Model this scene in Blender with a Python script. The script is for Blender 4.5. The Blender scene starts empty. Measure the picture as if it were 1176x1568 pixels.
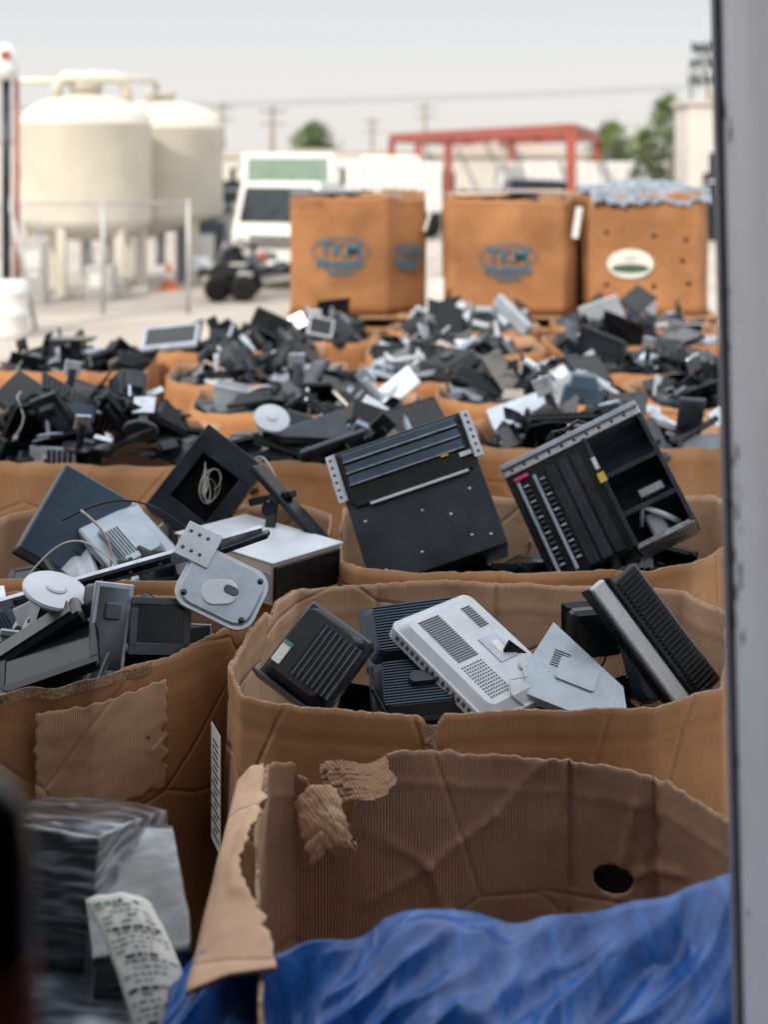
import bpy, bmesh, math, random
from mathutils import Vector, Matrix, noise
rad=math.radians
scene=bpy.context.scene
random.seed(7)

# ------------------------------------------------------------------ materials
def newmat(name):
    m=bpy.data.materials.new(name); m.use_nodes=True
    nt=m.node_tree; b=nt.nodes['Principled BSDF']
    return m,nt,b
def mat(name,c,rough=.5,metal=0,var=.25,scale=9,bump=.15,bscale=60,spec=.5,dust=0.0):
    m,nt,b=newmat(name)
    N=nt.nodes; L=nt.links
    tc=N.new('ShaderNodeTexCoord')
    n=N.new('ShaderNodeTexNoise'); n.inputs['Scale'].default_value=scale; n.inputs['Detail'].default_value=6; n.inputs['Roughness'].default_value=.65
    L.new(tc.outputs['Object'],n.inputs['Vector'])
    r=N.new('ShaderNodeValToRGB'); r.color_ramp.elements[0].position=.3; r.color_ramp.elements[1].position=.72
    lo=[x*(1-var) for x in c]; hi=[min(1,x*(1+var)+dust) for x in c]
    r.color_ramp.elements[0].color=(*lo,1); r.color_ramp.elements[1].color=(*hi,1)
    L.new(n.outputs['Fac'],r.inputs['Fac']); L.new(r.outputs['Color'],b.inputs['Base Color'])
    mr=N.new('ShaderNodeMapRange'); mr.inputs['To Min'].default_value=max(.03,rough-.12); mr.inputs['To Max'].default_value=min(1,rough+.18)
    L.new(n.outputs['Fac'],mr.inputs['Value']); L.new(mr.outputs['Result'],b.inputs['Roughness'])
    b.inputs['Metallic'].default_value=metal
    b.inputs['Specular IOR Level'].default_value=spec
    if bump>0:
        n2=N.new('ShaderNodeTexNoise'); n2.inputs['Scale'].default_value=bscale; n2.inputs['Detail'].default_value=3
        L.new(tc.outputs['Object'],n2.inputs['Vector'])
        bp=N.new('ShaderNodeBump'); bp.inputs['Strength'].default_value=bump; bp.inputs['Distance'].default_value=.004
        L.new(n2.outputs['Fac'],bp.inputs['Height']); L.new(bp.outputs['Normal'],b.inputs['Normal'])
    return m
def cardmat(name,c1,c2,stain=.5,flute=.35,crease=.8):
    m,nt,b=newmat(name); N=nt.nodes; L=nt.links
    uv=N.new('ShaderNodeUVMap'); uv.uv_map='UVMap'
    tc=N.new('ShaderNodeTexCoord')
    n=N.new('ShaderNodeTexNoise'); n.inputs['Scale'].default_value=2.4; n.inputs['Detail'].default_value=7; n.inputs['Roughness'].default_value=.55
    L.new(tc.outputs['Object'],n.inputs['Vector'])
    r=N.new('ShaderNodeValToRGB'); r.color_ramp.elements[0].position=.32; r.color_ramp.elements[1].position=.68
    r.color_ramp.elements[0].color=(*c1,1); r.color_ramp.elements[1].color=(*c2,1)
    L.new(n.outputs['Fac'],r.inputs['Fac'])
    n3=N.new('ShaderNodeTexNoise'); n3.inputs['Scale'].default_value=180; n3.inputs['Detail'].default_value=2
    L.new(tc.outputs['Object'],n3.inputs['Vector'])
    n4=N.new('ShaderNodeTexNoise'); n4.inputs['Scale'].default_value=1.6; n4.inputs['Detail'].default_value=6; n4.inputs['Distortion'].default_value=.6
    L.new(tc.outputs['Object'],n4.inputs['Vector'])
    r4=N.new('ShaderNodeValToRGB'); r4.color_ramp.elements[0].position=.46; r4.color_ramp.elements[1].position=.66
    r4.color_ramp.elements[0].color=(1,1,1,1); r4.color_ramp.elements[1].color=(1-stain*.6,1-stain*.65,1-stain*.67,1)
    L.new(n4.outputs['Fac'],r4.inputs['Fac'])
    w=N.new('ShaderNodeTexWave'); w.bands_direction='X'; w.inputs['Scale'].default_value=38; w.inputs['Distortion'].default_value=.4; w.inputs['Detail'].default_value=1
    L.new(uv.outputs['UV'],w.inputs['Vector'])
    mp=N.new('ShaderNodeMapping'); mp.inputs['Scale'].default_value=(5,16,1); L.new(uv.outputs['UV'],mp.inputs['Vector'])
    n5=N.new('ShaderNodeTexNoise'); n5.inputs['Scale'].default_value=1.2; n5.inputs['Detail'].default_value=8; n5.inputs['Roughness'].default_value=.75; L.new(mp.outputs['Vector'],n5.inputs['Vector'])
    r5=N.new('ShaderNodeValToRGB'); r5.color_ramp.elements[0].position=.30; r5.color_ramp.elements[1].position=.44
    r5.color_ramp.elements[0].color=(.58,.54,.52,1); r5.color_ramp.elements[1].color=(1,1,1,1); L.new(n5.outputs['Fac'],r5.inputs['Fac'])
    def mul(a,bb,f):
        x=N.new('ShaderNodeMix'); x.data_type='RGBA'; x.blend_type='MULTIPLY'; x.inputs[0].default_value=f
        L.new(a,x.inputs[6]); L.new(bb,x.inputs[7]); return x.outputs[2]
    c=mul(r.outputs['Color'],r4.outputs['Color'],1); c=mul(c,r5.outputs['Color'],.65); c=mul(c,w.outputs['Color'],.07)
    c=mul(c,n3.outputs['Color'],.10)
    v=N.new('ShaderNodeTexVoronoi'); v.feature='DISTANCE_TO_EDGE'; v.inputs['Scale'].default_value=1.9
    L.new(tc.outputs['Object'],v.inputs['Vector'])
    vr=N.new('ShaderNodeMapRange'); vr.inputs['From Max'].default_value=.02; L.new(v.outputs['Distance'],vr.inputs['Value'])
    L.new(c,b.inputs['Base Color']); b.inputs['Roughness'].default_value=.75; b.inputs['Specular IOR Level'].default_value=.3
    b1=N.new('ShaderNodeBump'); b1.inputs['Strength'].default_value=flute; b1.inputs['Distance'].default_value=.0015; L.new(w.outputs['Fac'],b1.inputs['Height'])
    b2=N.new('ShaderNodeBump'); b2.inputs['Strength'].default_value=crease; b2.inputs['Distance'].default_value=.006; L.new(vr.outputs['Result'],b2.inputs['Height']); L.new(b1.outputs['Normal'],b2.inputs['Normal'])
    b3=N.new('ShaderNodeBump'); b3.inputs['Strength'].default_value=.4; b3.inputs['Distance'].default_value=.014; L.new(n.outputs['Fac'],b3.inputs['Height']); L.new(b2.outputs['Normal'],b3.inputs['Normal'])
    L.new(b3.outputs['Normal'],b.inputs['Normal'])
    return m
M={}
M['card']=cardmat('kraft_cardboard',(.38,.195,.09),(.50,.275,.14))
M['cardin']=cardmat('kraft_cardboard_inside',(.36,.21,.13),(.48,.295,.19),.55,.9,.6)
M['cardlite']=cardmat('kraft_cardboard_worn_sunlit',(.52,.33,.21),(.64,.43,.30),.4,.6)  # worn kraft, also lightened in colour so the folded flap looks sunlit
M['cardorange']=cardmat('kraft_cardboard_orange',(.30,.135,.055),(.40,.19,.08),.5,.2,.5)
M['edge']=mat('cardboard_cut_edge',(.26,.165,.105),.9,var=.75,scale=120,bump=.9,bscale=220)
M['blk']=mat('black_plastic',(.004,.006,.009),.22,var=.4,dust=.002,bump=.06,spec=.28)
M['dkg']=mat('dark_gray_plastic',(.009,.013,.020),.25,var=.35,dust=.005,bump=.06,spec=.32)
M['mid']=mat('gray_plastic',(.045,.058,.08),.34,var=.25,dust=.015,spec=.4)
M['slv']=mat('silver_plastic',(.30,.35,.42),.30,.3,var=.2)
M['wht']=mat('off_white_plastic',(.44,.48,.54),.40,var=.16,scale=6)
M['bei']=mat('beige_plastic',(.46,.40,.36),.5,var=.12)
M['met']=mat('galvanised_steel',(.42,.46,.52),.26,.85,var=.3,scale=20)
M['dkm']=mat('painted_steel_gray',(.018,.026,.038),.30,.3,var=.35,scale=5,bump=.08,dust=.008,spec=.35)
M['blu']=mat('blue_gray_steel',(.035,.06,.095),.32,.3,var=.25,scale=5,spec=.4)
M['scr']=mat('dark_screen_glass',(.004,.006,.009),.10,var=.2,bump=0,dust=.004,spec=.4)
M['grn']=mat('circuit_board_green',(.05,.22,.12),.5)
M['yel']=mat('yellow_label',(.6,.42,.05),.5)
M['pnk']=mat('magenta_label',(.5,.05,.15),.5)
M['paper']=mat('white_paper',(.62,.62,.60),.8,var=.08)
M['ink']=mat('dark_ink',(.03,.03,.035),.8)
M['cabw']=mat('white_cable',(.5,.5,.48),.5)
M['paint']=mat('white_painted_steel',(.62,.63,.70),.5,var=.10,scale=4,bump=.3,bscale=18)
M['jambshade']=mat('gray_jamb_shadow',(.20,.20,.24),.7,var=.2)  # gray for the shadow strip painted along the jamb edge
M['rust']=mat('dark_chipped_paint',(.05,.05,.06),.8,var=.6,scale=40)
M['wallm']=mat('stucco_wall',(.75,.73,.70),.85,var=.06)
M['wood']=mat('pallet_wood',(.32,.18,.09),.8,var=.35,scale=14)
M['woodd']=mat('weathered_pole_wood',(.22,.19,.17),.9)
M['stick']=mat('white_sticker',(.62,.62,.58),.6,var=.05); M['stgreen']=mat('sticker_green',(.04,.09,.05),.6)
M['tank']=mat('cream_tank_paint',(.56,.53,.45),.5,var=.10,scale=1.2,bump=.05)
M['conc']=mat('pale_concrete',(.45,.43,.41),.8)
M['galv']=mat('galvanised_post',(.42,.42,.42),.5,.4)
M['redst']=mat('red_painted_steel',(.28,.065,.045),.6,var=.25,scale=3)
M['orange']=mat('orange_plastic',(.65,.14,.03),.5)
M['rub']=mat('tyre_rubber',(.014,.014,.014),.8,spec=.2)
M['white']=mat('white_vehicle_paint',(.62,.62,.61),.35,var=.05,scale=2,bump=0)
M['glass']=mat('tinted_window',(.015,.022,.026),.08,var=.2,bump=0,spec=.4)
M['glassg']=mat('greenish_window',(.15,.21,.17),.15,var=.2,bump=0)
M['bwall']=mat('pale_building_wall',(.50,.48,.45),.8,var=.08,scale=1); M['broof']=mat('pale_roof',(.46,.41,.37),.8,var=.1,scale=1)
M['leafd']=mat('dark_green_antenna',(.03,.055,.05),.7)
M['bark']=mat('bark',(.10,.075,.05),.9); M['leaf1']=mat('leaves_light',(.09,.145,.025),.6,var=.3); M['leaf2']=mat('leaves_dark',(.03,.055,.018),.6,var=.3)
M['prblue']=mat('blue_print',(.05,.08,.2),.8); M['prred']=mat('red_print',(.36,.05,.03),.8); M['tkm']=mat('blue_logo_print',(.03,.12,.19),.8,var=.35,scale=30)

# ------------------------------------------------------------------ mesh builder
class MB:
    def __init__(s): s.v=[];s.f=[];s.m=[];s.sm=[];s.slots=[]
    def slot(s,k):
        if k not in s.slots: s.slots.append(k)
        return s.slots.index(k)
    def add(s,vs,fs,k,Mx=None,smooth=False):
        o=len(s.v)
        if Mx is not None: vs=[Mx@Vector(p) for p in vs]
        s.v.extend([tuple(p) for p in vs]); i=s.slot(k)
        for f in fs: s.f.append([a+o for a in f]); s.m.append(i); s.sm.append(smooth)
    def make(s,name,parent=None,recalc=True):
        me=bpy.data.meshes.new(name); me.from_pydata(s.v,[],s.f)
        for k in s.slots: me.materials.append(M[k])
        me.polygons.foreach_set('material_index',s.m); me.polygons.foreach_set('use_smooth',s.sm)
        if recalc:
            bm=bmesh.new(); bm.from_mesh(me); bmesh.ops.recalc_face_normals(bm,faces=bm.faces); bm.to_mesh(me); bm.free()
        ob=bpy.data.objects.new(name,me); scene.collection.objects.link(ob)
        if parent: ob.parent=parent
        return ob
def empty(name,loc=(0,0,0)):
    e=bpy.data.objects.new(name,None); e.empty_display_size=.2; scene.collection.objects.link(e); e.location=loc; return e
def T(loc,x=(1,0,0),y=(0,1,0)):
    x=Vector(x).normalized(); z=x.cross(Vector(y)).normalized(); y=z.cross(x)
    m=Matrix((x,y,z)).transposed().to_4x4(); m.translation=Vector(loc); return m
def face(loc,a,tilt,yaw=0):
    m=T((0,0,0),(math.cos(rad(a)),0,math.sin(rad(a))),(-math.sin(rad(a)),tilt,math.cos(rad(a))))
    return Matrix.Translation(loc)@Matrix.Rotation(rad(yaw),4,'Z')@m
def Tr(x,y,z): return Matrix.Translation((x,y,z))
def cb(mb,sz,k,Mx,b=.003):
    hx,hy,hz=[q/2 for q in sz]; b=min(b,hx*.45,hy*.45,hz*.45)
    vs=[];idx={}
    for a in(-1,1):
        for c in(-1,1):
            for d in(-1,1):
                idx[(0,a,c,d)]=len(vs);vs.append((a*hx,c*(hy-b),d*(hz-b)))
                idx[(1,a,c,d)]=len(vs);vs.append((a*(hx-b),c*hy,d*(hz-b)))
                idx[(2,a,c,d)]=len(vs);vs.append((a*(hx-b),c*(hy-b),d*hz))
    fs=[]
    q=[(-1,-1),(1,-1),(1,1),(-1,1)]
    for a in(-1,1):
        fs.append([idx[(0,a,c,d)] for c,d in q]); fs.append([idx[(1,c,a,d)] for c,d in q]); fs.append([idx[(2,c,d,a)] for c,d in q])
        for c in(-1,1):
            fs.append([idx[(0,a,c,-1)],idx[(0,a,c,1)],idx[(1,a,c,1)],idx[(1,a,c,-1)]])
            fs.append([idx[(0,a,-1,c)],idx[(0,a,1,c)],idx[(2,a,1,c)],idx[(2,a,-1,c)]])
            fs.append([idx[(1,-1,a,c)],idx[(1,1,a,c)],idx[(2,1,a,c)],idx[(2,-1,a,c)]])
            for d in(-1,1): fs.append([idx[(0,a,c,d)],idx[(1,a,c,d)],idx[(2,a,c,d)]])
    mb.add(vs,fs,k,Mx)
def prism(mb,pts,z0,z1,k,Mx,sc=1.0,smooth=False):
    n=len(pts); vs=[(x,y,z0) for x,y in pts]+[(x*sc,y*sc,z1) for x,y in pts]
    fs=[list(range(n)),list(range(n,2*n))]
    mb.add(vs,fs,k,Mx)
    o=len(mb.v)-2*n; i=mb.slot(k)
    for a in range(n):
        b=(a+1)%n; mb.f.append([o+a,o+b,o+n+b,o+n+a]); mb.m.append(i); mb.sm.append(smooth)
def rrect(w,h,r,n=5):
    p=[]
    for cx,cy,a0 in((w/2-r,h/2-r,0),(-w/2+r,h/2-r,90),(-w/2+r,-h/2+r,180),(w/2-r,-h/2+r,270)):
        for i in range(n+1):
            a=rad(a0+90*i/n); p.append((cx+r*math.cos(a),cy+r*math.sin(a)))
    return p
def tube(mb,path,r,k,Mx=None,n=7,r2=None):
    path=[Vector(p) for p in path]; vs=[];fs=[]
    up=Vector((.13,.27,.95)).normalized()
    for i,p in enumerate(path):
        d=(path[min(i+1,len(path)-1)]-path[max(i-1,0)]).normalized()
        a=d.cross(up); 
        if a.length<.05: a=d.cross(Vector((1,0,0)))
        a.normalize(); b=d.cross(a)
        rr=r if r2 is None else r+(r2-r)*i/(len(path)-1)
        for j in range(n):
            t=2*math.pi*j/n; vs.append(p+a*rr*math.cos(t)+b*rr*math.sin(t))
    for i in range(len(path)-1):
        for j in range(n):
            fs.append([i*n+j,i*n+(j+1)%n,(i+1)*n+(j+1)%n,(i+1)*n+j])
    fs.append(list(range(n))); fs.append([len(vs)-n+j for j in range(n)])
    mb.add(vs,fs,k,Mx,True)
def lathe(mb,prof,k,Mx=None,n=24,smooth=True):
    vs=[];fs=[]
    for r,z in prof:
        for j in range(n):
            t=2*math.pi*j/n; vs.append((r*math.cos(t),r*math.sin(t),z))
    for i in range(len(prof)-1):
        for j in range(n): fs.append([i*n+j,i*n+(j+1)%n,(i+1)*n+(j+1)%n,(i+1)*n+j])
    if prof[0][0]>1e-4: fs.append(list(range(n)))
    if prof[-1][0]>1e-4: fs.append([len(vs)-n+j for j in range(n)])
    mb.add(vs,fs,k,Mx,smooth)
def beam(mb,p,q,w,h,k,b=.003):
    p=Vector(p);q=Vector(q);d=q-p
    up=(0,0,1) if abs(d.normalized().z)<.95 else (0,1,0)
    m=T((p+q)/2,d,Vector(up).cross(d)*1.0)
    cb(mb,(d.length,w,h),k,m,b)

# ------------------------------------------------------------------ electronics parts
def lcd(mb,m,w,h,t,c='blk',side=1):
    cb(mb,(w,h,t),c,m,.008)
    bz=.022
    zf=t/2+.004
    cb(mb,(w,bz,.008),c,m@Tr(0,h/2-bz/2,zf)); cb(mb,(w,bz*1.6,.008),c,m@Tr(0,-h/2+bz*.8,zf))
    cb(mb,(bz,h-bz*2.6,.008),c,m@Tr(w/2-bz/2,-bz*.3,zf)); cb(mb,(bz,h-bz*2.6,.008),c,m@Tr(-w/2+bz/2,-bz*.3,zf))
    cb(mb,(w-2*bz,h-2.6*bz,.003),'scr',m@Tr(0,-.3*bz*-1,t/2+.002),.001)
    pr=[(x,y) for x,y in rrect(w*.7,h*.7,.03,3)]
    prism(mb,pr,-t/2+.002,-t/2-.028,c,m,.82)
    for i in range(7): cb(mb,(w*.42,.005,.004),'blk' if c!='blk' else 'dkg',m@Tr(0,h*.08+i*.012,-t/2-.029),.001)
def ribbed(mb,m,w,h,d,c,n=14):
    cb(mb,(w,h,.05),c,m@Tr(0,0,-d*.5),.012)
    cb(mb,(w*.86,h*.84,.006),'scr',m@Tr(0,0,-d*.5-.026),.002)
    prism(mb,rrect(w*.95,h*.93,.02,3),-d*.5+.02,d*.25,c,m,.78)
    prism(mb,rrect(w*.6,h*.55,.02,3),d*.25-.002,d*.5,c,m,.8)
    for i in range(n):
        f=i/(n-1); z=-d*.5+.035+f*d*.62; s=.95-(.95-.95*.78)*((z+d*.5)/(d*.75))
        cb(mb,(w*s+.008,h*s*.98+.006,.004),c,m@Tr(0,0,z),.001)
def shell(mb,m,w,h,d,c,n=16,hl='mid'):
    """flat-ish ribbed monitor rear housing lying down, ribs run along x"""
    cb(mb,(w,h,.035),c,m,.012); cb(mb,(w*.98,h*.98,.006),hl,m@Tr(0,0,.0),.002)
    prism(mb,rrect(w*.94,h*.92,.03,4),.015,d,c,m,.8)
    for i in range(n):
        f=i/(n-1); cb(mb,(w*.74,.005,.006),hl,m@Tr(0,-h*.34+f*h*.68,d+.001),.0015)
    prism(mb,rrect(w*.3,h*.2,.02,3),d+.003,d+.02,c,m@Tr(0,0,0),.85)
def stand(mb,m,c='blk',r=.11,h=.18):
    lathe(mb,[(0.001,-.009),(r*.96,-.009),(r,0),(r*.97,.008),(r*.5,.012),(0.001,.014)],c,m,36,False)
    lathe(mb,[(r*.30,.010),(r*.32,.016),(r*.26,.02),(.001,.021)],c if c in('wht','slv') else 'mid',m,20,False)
    cb(mb,(.05,.03,h),c,m@Tr(0,.02,h/2),.008)
    cb(mb,(.11,.02,.1),'met' if c!='blk' else 'dkg',m@Tr(0,.0,h),.004)
def kb(mb,m,c='blk'):
    cb(mb,(.44,.15,.018),c,m,.005)
    for r in range(5):
        for q in range(11): cb(mb,(.033,.021,.008),c,m@Tr(-.19+q*.038,-.052+r*.026,.012),.002)
def laptop(mb,m,c):
    cb(mb,(.34,.24,.02),c,m,.006); cb(mb,(.29,.1,.003),'blk',m@Tr(0,.03,.011),.001)
    m2=m@Tr(0,.12,.01)@Matrix.Rotation(rad(random.uniform(20,110)),4,'X')@Tr(0,.12,0)
    cb(mb,(.34,.24,.012),c,m2,.005); cb(mb,(.31,.2,.003),'scr',m2@Tr(0,0,-.007),.001)
def tower(mb,m,c,w=.36,h=.38,t=.16):
    cb(mb,(w,h,t),c,m,.004); cb(mb,(.02,h*1.02,t*1.04),'blk' if random.random()<.6 else 'slv',m@Tr(w/2+.009,0,0),.006)
    for i in range(5): cb(mb,(.006,.03,t*.8),'dkg',m@Tr(w/2+.02,h*.4-i*.045,0),.002)
    for i in range(6): cb(mb,(.06,.004,.003),'blk',m@Tr(-.05,-.05+i*.014,t/2+.001),.001)
    for sx in(-1,1):
        for sy in(-1,1): cb(mb,(.012,.012,.004),'met',m@Tr(sx*w*.44,sy*h*.44,t/2+.001),.002)
def drive(mb,m):
    cb(mb,(.15,.17,.042),'met',m,.003); cb(mb,(.15,.008,.044),random.choice(['blk','bei']),m@Tr(0,-.088,0),.003); cb(mb,(.1,.1,.002),'grn',m@Tr(0,.02,-.022),.0005)
def arm(mb,m,c):
    cb(mb,(.28,.035,.025),c,m,.006); lathe(mb,[(.001,-.03),(.028,-.03),(.03,.03),(.001,.032)],'dkg',m@Tr(.14,0,0),12,False)
    cb(mb,(.2,.03,.022),c,m@Tr(.14,0,.03)@Matrix.Rotation(random.uniform(.5,2),4,'Z')@Tr(.1,0,0),.006)
    cb(mb,(.1,.1,.006),'met',m@Tr(-.15,0,0),.002)
def panel(mb,m,c):
    w=random.uniform(.2,.42);h=random.uniform(.1,.28)
    cb(mb,(w,h,.006),c,m,.002); cb(mb,(w,.005,.02),c,m@Tr(0,h/2,-.008),.001); cb(mb,(.005,h,.02),c,m@Tr(w/2,0,-.008),.001)
    for i in range(3): cb(mb,(.02,.02,.003),'blk',m@Tr(-w*.3+i*w*.3,0,.0035),.001)
def cable(mb,c0,c,L=.5,r=.0035):
    p=Vector(c0);d=Vector((random.uniform(-1,1),random.uniform(-1,1),random.uniform(-.3,.5))).normalized();path=[p.copy()]
    for i in range(16):
        d=(d+Vector((random.uniform(-.6,.6),random.uniform(-.6,.6),random.uniform(-.65,.15)))).normalized(); p=p+d*L/16; path.append(p.copy())
    sm=[]
    for i in range(len(path)-1):
        sm.append(path[i]); sm.append((path[i]+path[i+1])/2)
    tube(mb,sm,r,c,None,5)
def mouseshape(mb,m,c):
    prism(mb,rrect(.12,.07,.03,4),0,.03,c,m,.7)
def curvedpart(mb,m,c):
    """curved plastic bezel fragment / cover"""
    vs=[];fs=[];n=9
    for i in range(n):
        a=-.9+1.8*i/(n-1)
        for (rr,zz) in((.20,-.07),(.20,.07),(.194,.07),(.194,-.07)): vs.append((rr*math.sin(a),zz,rr*math.cos(a)-.17))
    for i in range(n-1):
        for k in range(4): fs.append([i*4+k,i*4+(k+1)%4,(i+1)*4+(k+1)%4,(i+1)*4+k])
    fs.append([0,1,2,3]); fs.append([4*(n-1)+k for k in range(4)])
    mb.add(vs,fs,c,m,False)
def inside(x,y,P):
    c=False;n=len(P)
    for i in range(n):
        a=P[i];b=P[i-1]
        if (a[1]>y)!=(b[1]>y) and x<(b[0]-a[0])*(y-a[1])/(b[1]-a[1])+a[0]: c=not c
    return c
def pile(name,pts,ztop,n,mound=.12,seed=0,dark=.75,base=-.1,maxs=1.0,cab=.2,shr=.82):
    random.seed(seed); mb=MB()
    xs=[p[0] for p in pts];ys=[p[1] for p in pts];cx=(max(xs)+min(xs))/2;cy=(max(ys)+min(ys))/2;wx=(max(xs)-min(xs))/2;wy=(max(ys)-min(ys))/2
    P=[(cx+(p[0]-cx)*shr,cy+(p[1]-cy)*(shr-.03)) for p in pts]
    for i in range(int(n*1.6)):
        while True:
            x=random.uniform(min(xs),max(xs));y=random.uniform(min(ys),max(ys))
            if inside(x,y,P): break
        r2=((x-cx)/wx)**2+((y-cy)/wy)**2
        low=i<n*.6
        z=ztop+base+mound*max(0,1-r2)+random.uniform(-.07,.06)-(.13 if low else 0)
        tl=random.uniform(0,.5) if low else random.uniform(.1,1.15)
        edge=r2>.55
        if edge: tl*=.55
        R=Matrix.Rotation(random.uniform(0,6.28),4,'Z')@Matrix.Rotation(tl,4,'X')@Matrix.Rotation(random.uniform(0,6.28),4,'Z')
        if random.random()<.35: R=R@Matrix.Rotation(math.pi,4,'X')
        m=Tr(x,y,z)@R@Matrix.Scale(random.uniform(.75,1.1)*maxs*(.72 if edge else 1),4)
        q=random.random()
        c='blk' if q<dark*.62 else 'dkg' if q<dark else 'mid' if q<dark+(1-dark)*.25 else 'slv' if q<dark+(1-dark)*.66 else 'wht' if q<dark+(1-dark)*.84 else random.choice(['blu','blu','bei','met'])
        t=random.random()
        if t<.30: lcd(mb,m,random.uniform(.32,.46),random.uniform(.24,.32),.035,c)
        elif t<.37: ribbed(mb,m@Matrix.Scale(.8,4),.38,.32,.3,c,9)
        elif t<.48: stand(mb,m,c)
        elif t<.55: kb(mb,m,c)
        elif t<.61: laptop(mb,m,c)
        elif t<.66: tower(mb,m@Matrix.Scale(.8,4),c)
        elif t<.70: drive(mb,m)
        elif t<.78: arm(mb,m,c)
        elif t<.85: panel(mb,m,c)
        elif t<.92: shell(mb,m,.4,.3,.07,c,10,'dkg' if c=='blk' else c)
        elif t<.98: curvedpart(mb,m,c)
        else: mouseshape(mb,m,c)
    for i in range(int(n*cab)):
        x=cx+random.uniform(-.6,.6)*wx;y=cy+random.uniform(-.6,.6)*wy
        cable(mb,(x,y,ztop+base+mound*.9+.08),random.choice(['blk','blk','blk','dkg','cabw']),random.uniform(.3,.7))
    return mb.make(name)

# ------------------------------------------------------------------ cardboard boxes
def segd(px,pz,a,b):
    ax,az=a;bx,bz=b; dx,dz=bx-ax,bz-az; L=dx*dx+dz*dz
    t=max(0,min(1,((px-ax)*dx+(pz-az)*dz)/L)); return math.hypot(px-ax-t*dx,pz-az-t*dz)
def cardbox(name,pts,z0=.0,seed=0,amp=.008,rag=.004,step=.04,nr=14,skin='card',inner='cardin',bulge=.01,holes=None,thick=.009,tears=(),creases=(),smooth_c=.2):
    n=len(pts); area=sum(pts[i][0]*pts[(i+1)%n][1]-pts[(i+1)%n][0]*pts[i][1] for i in range(n))
    if area<0: pts=pts[::-1]
    S=[]
    for i in range(n):
        a=Vector(pts[i]);b=Vector(pts[(i+1)%n]);k=max(1,int((b-a).length/step+.5))
        for j in range(k): S.append(a.lerp(b,j/k))
    S2=[]
    for i in range(len(S)):
        a,b,c=S[i-1],S[i],S[(i+1)%len(S)]
        S2.append(Vector((b.x*(1-2*smooth_c)+(a.x+c.x)*smooth_c,b.y*(1-2*smooth_c)+(a.y+c.y)*smooth_c,b.z)))
    S=S2;N=len(S)
    per=[0]
    for i in range(N): per.append(per[-1]+(Vector(S[(i+1)%N][:2])-Vector(S[i][:2])).length)
    vs=[]
    def idx(side,i,j): return side*(N*(nr+1))+j*N+(i%N)
    for side in(0,1):
        for j in range(nr+1):
            t=(j/nr)**.85
            for i in range(N):
                p=S[i];tn=(S[(i+1)%N]-S[i-1]);nrm=Vector((tn.y,-tn.x,0)).normalized()
                zt=p.z+rag*1.2*noise.noise(Vector((p.x*7,p.y*7,seed)))+rag*.8*noise.noise(Vector((p.x*41,p.y*41,seed)))
                for (tx,ty,tw,td) in tears:
                    dd=math.hypot(p.x-tx,p.y-ty)
                    if dd<tw: zt-=td*(1-dd/tw)*(1+.35*noise.noise(Vector((p.x*60,p.y*60,3))))
                z=z0+(zt-z0)*t
                d=amp*noise.noise(Vector((p.x*2.2+seed,p.y*2.2,z*1.8)))*1.8+amp*.35*noise.noise(Vector((p.x*8,p.y*8+seed,z*6)))+bulge*math.sin(math.pi*t)
                h=zt-z
                d-=.004*math.exp(-((h-.085)/.010)**2)
                d+=amp*.8*noise.noise(Vector((p.x*10,p.y*10,seed+5)))*math.exp(-h/.05)
                for (ca,cbb,ymin,cd,cw) in creases:
                    if p.y>ymin: 
                        q_=segd(p.x+.008*noise.noise(Vector((z*30,p.x*30,1))),z,ca,cbb)
                        if q_<cw*3: d+=cd*math.exp(-(q_/cw)**2)
                q=p+nrm*(d+(thick/2 if side==0 else -thick/2))
                vs.append((q.x,q.y,z))
    fs=[];ms=[];uvs=[]
    for side in(0,1):
        for j in range(nr):
            for i in range(N):
                f=[idx(side,i,j),idx(side,i+1,j),idx(side,i+1,j+1),idx(side,i,j+1)]
                u=[(per[i],vs[f[0]][2]),(per[i+1],vs[f[1]][2]),(per[i+1],vs[f[2]][2]),(per[i],vs[f[3]][2])]
                if side==1: f=f[::-1];u=u[::-1]
                fs.append(f);ms.append(side);uvs+=u
    for i in range(N):
        fs.append([idx(0,i,nr),idx(0,i+1,nr),idx(1,i+1,nr),idx(1,i,nr)]);ms.append(2);uvs+=[(per[i],0),(per[i+1],0),(per[i+1],.01),(per[i],.01)]
        fs.append([idx(1,i,0),idx(1,i+1,0),idx(0,i+1,0),idx(0,i,0)]);ms.append(2);uvs+=[(per[i],0),(per[i+1],0),(per[i+1],.01),(per[i],.01)]
    me=bpy.data.meshes.new(name);me.from_pydata(vs,[],fs)
    for k in(skin,inner,'edge'): me.materials.append(M[k])
    me.polygons.foreach_set('material_index',ms)
    me.polygons.foreach_set('use_smooth',[q<2 for q in ms])
    ul=me.uv_layers.new(name='UVMap')
    for i,u in enumerate(uvs): ul.data[i].uv=u
    ob=bpy.data.objects.new(name,me);scene.collection.objects.link(ob)
    if holes:
        c=MB()
        for (p,r,d) in holes:
            m=T(p,Vector((0,0,1)).cross(Vector(d)),(0,0,1)); 
            lathe(c,[(r,-.06),(r,.06)],'edge',m,20,False)
        co=c.make('cutter'); bo=ob.modifiers.new('b','BOOLEAN');bo.operation='DIFFERENCE';bo.object=co;bo.solver='EXACT'
        dg=bpy.context.evaluated_depsgraph_get(); nm=bpy.data.meshes.new_from_object(ob.evaluated_get(dg))
        ob.modifiers.clear(); ob.data=nm; bpy.data.objects.remove(co)
    fl=MB(); fl.add([(p.x,p.y,z0+.012) for p in S],[list(range(N))],'cardin'); fl.make('base_panel',ob,False)
    return ob
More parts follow.
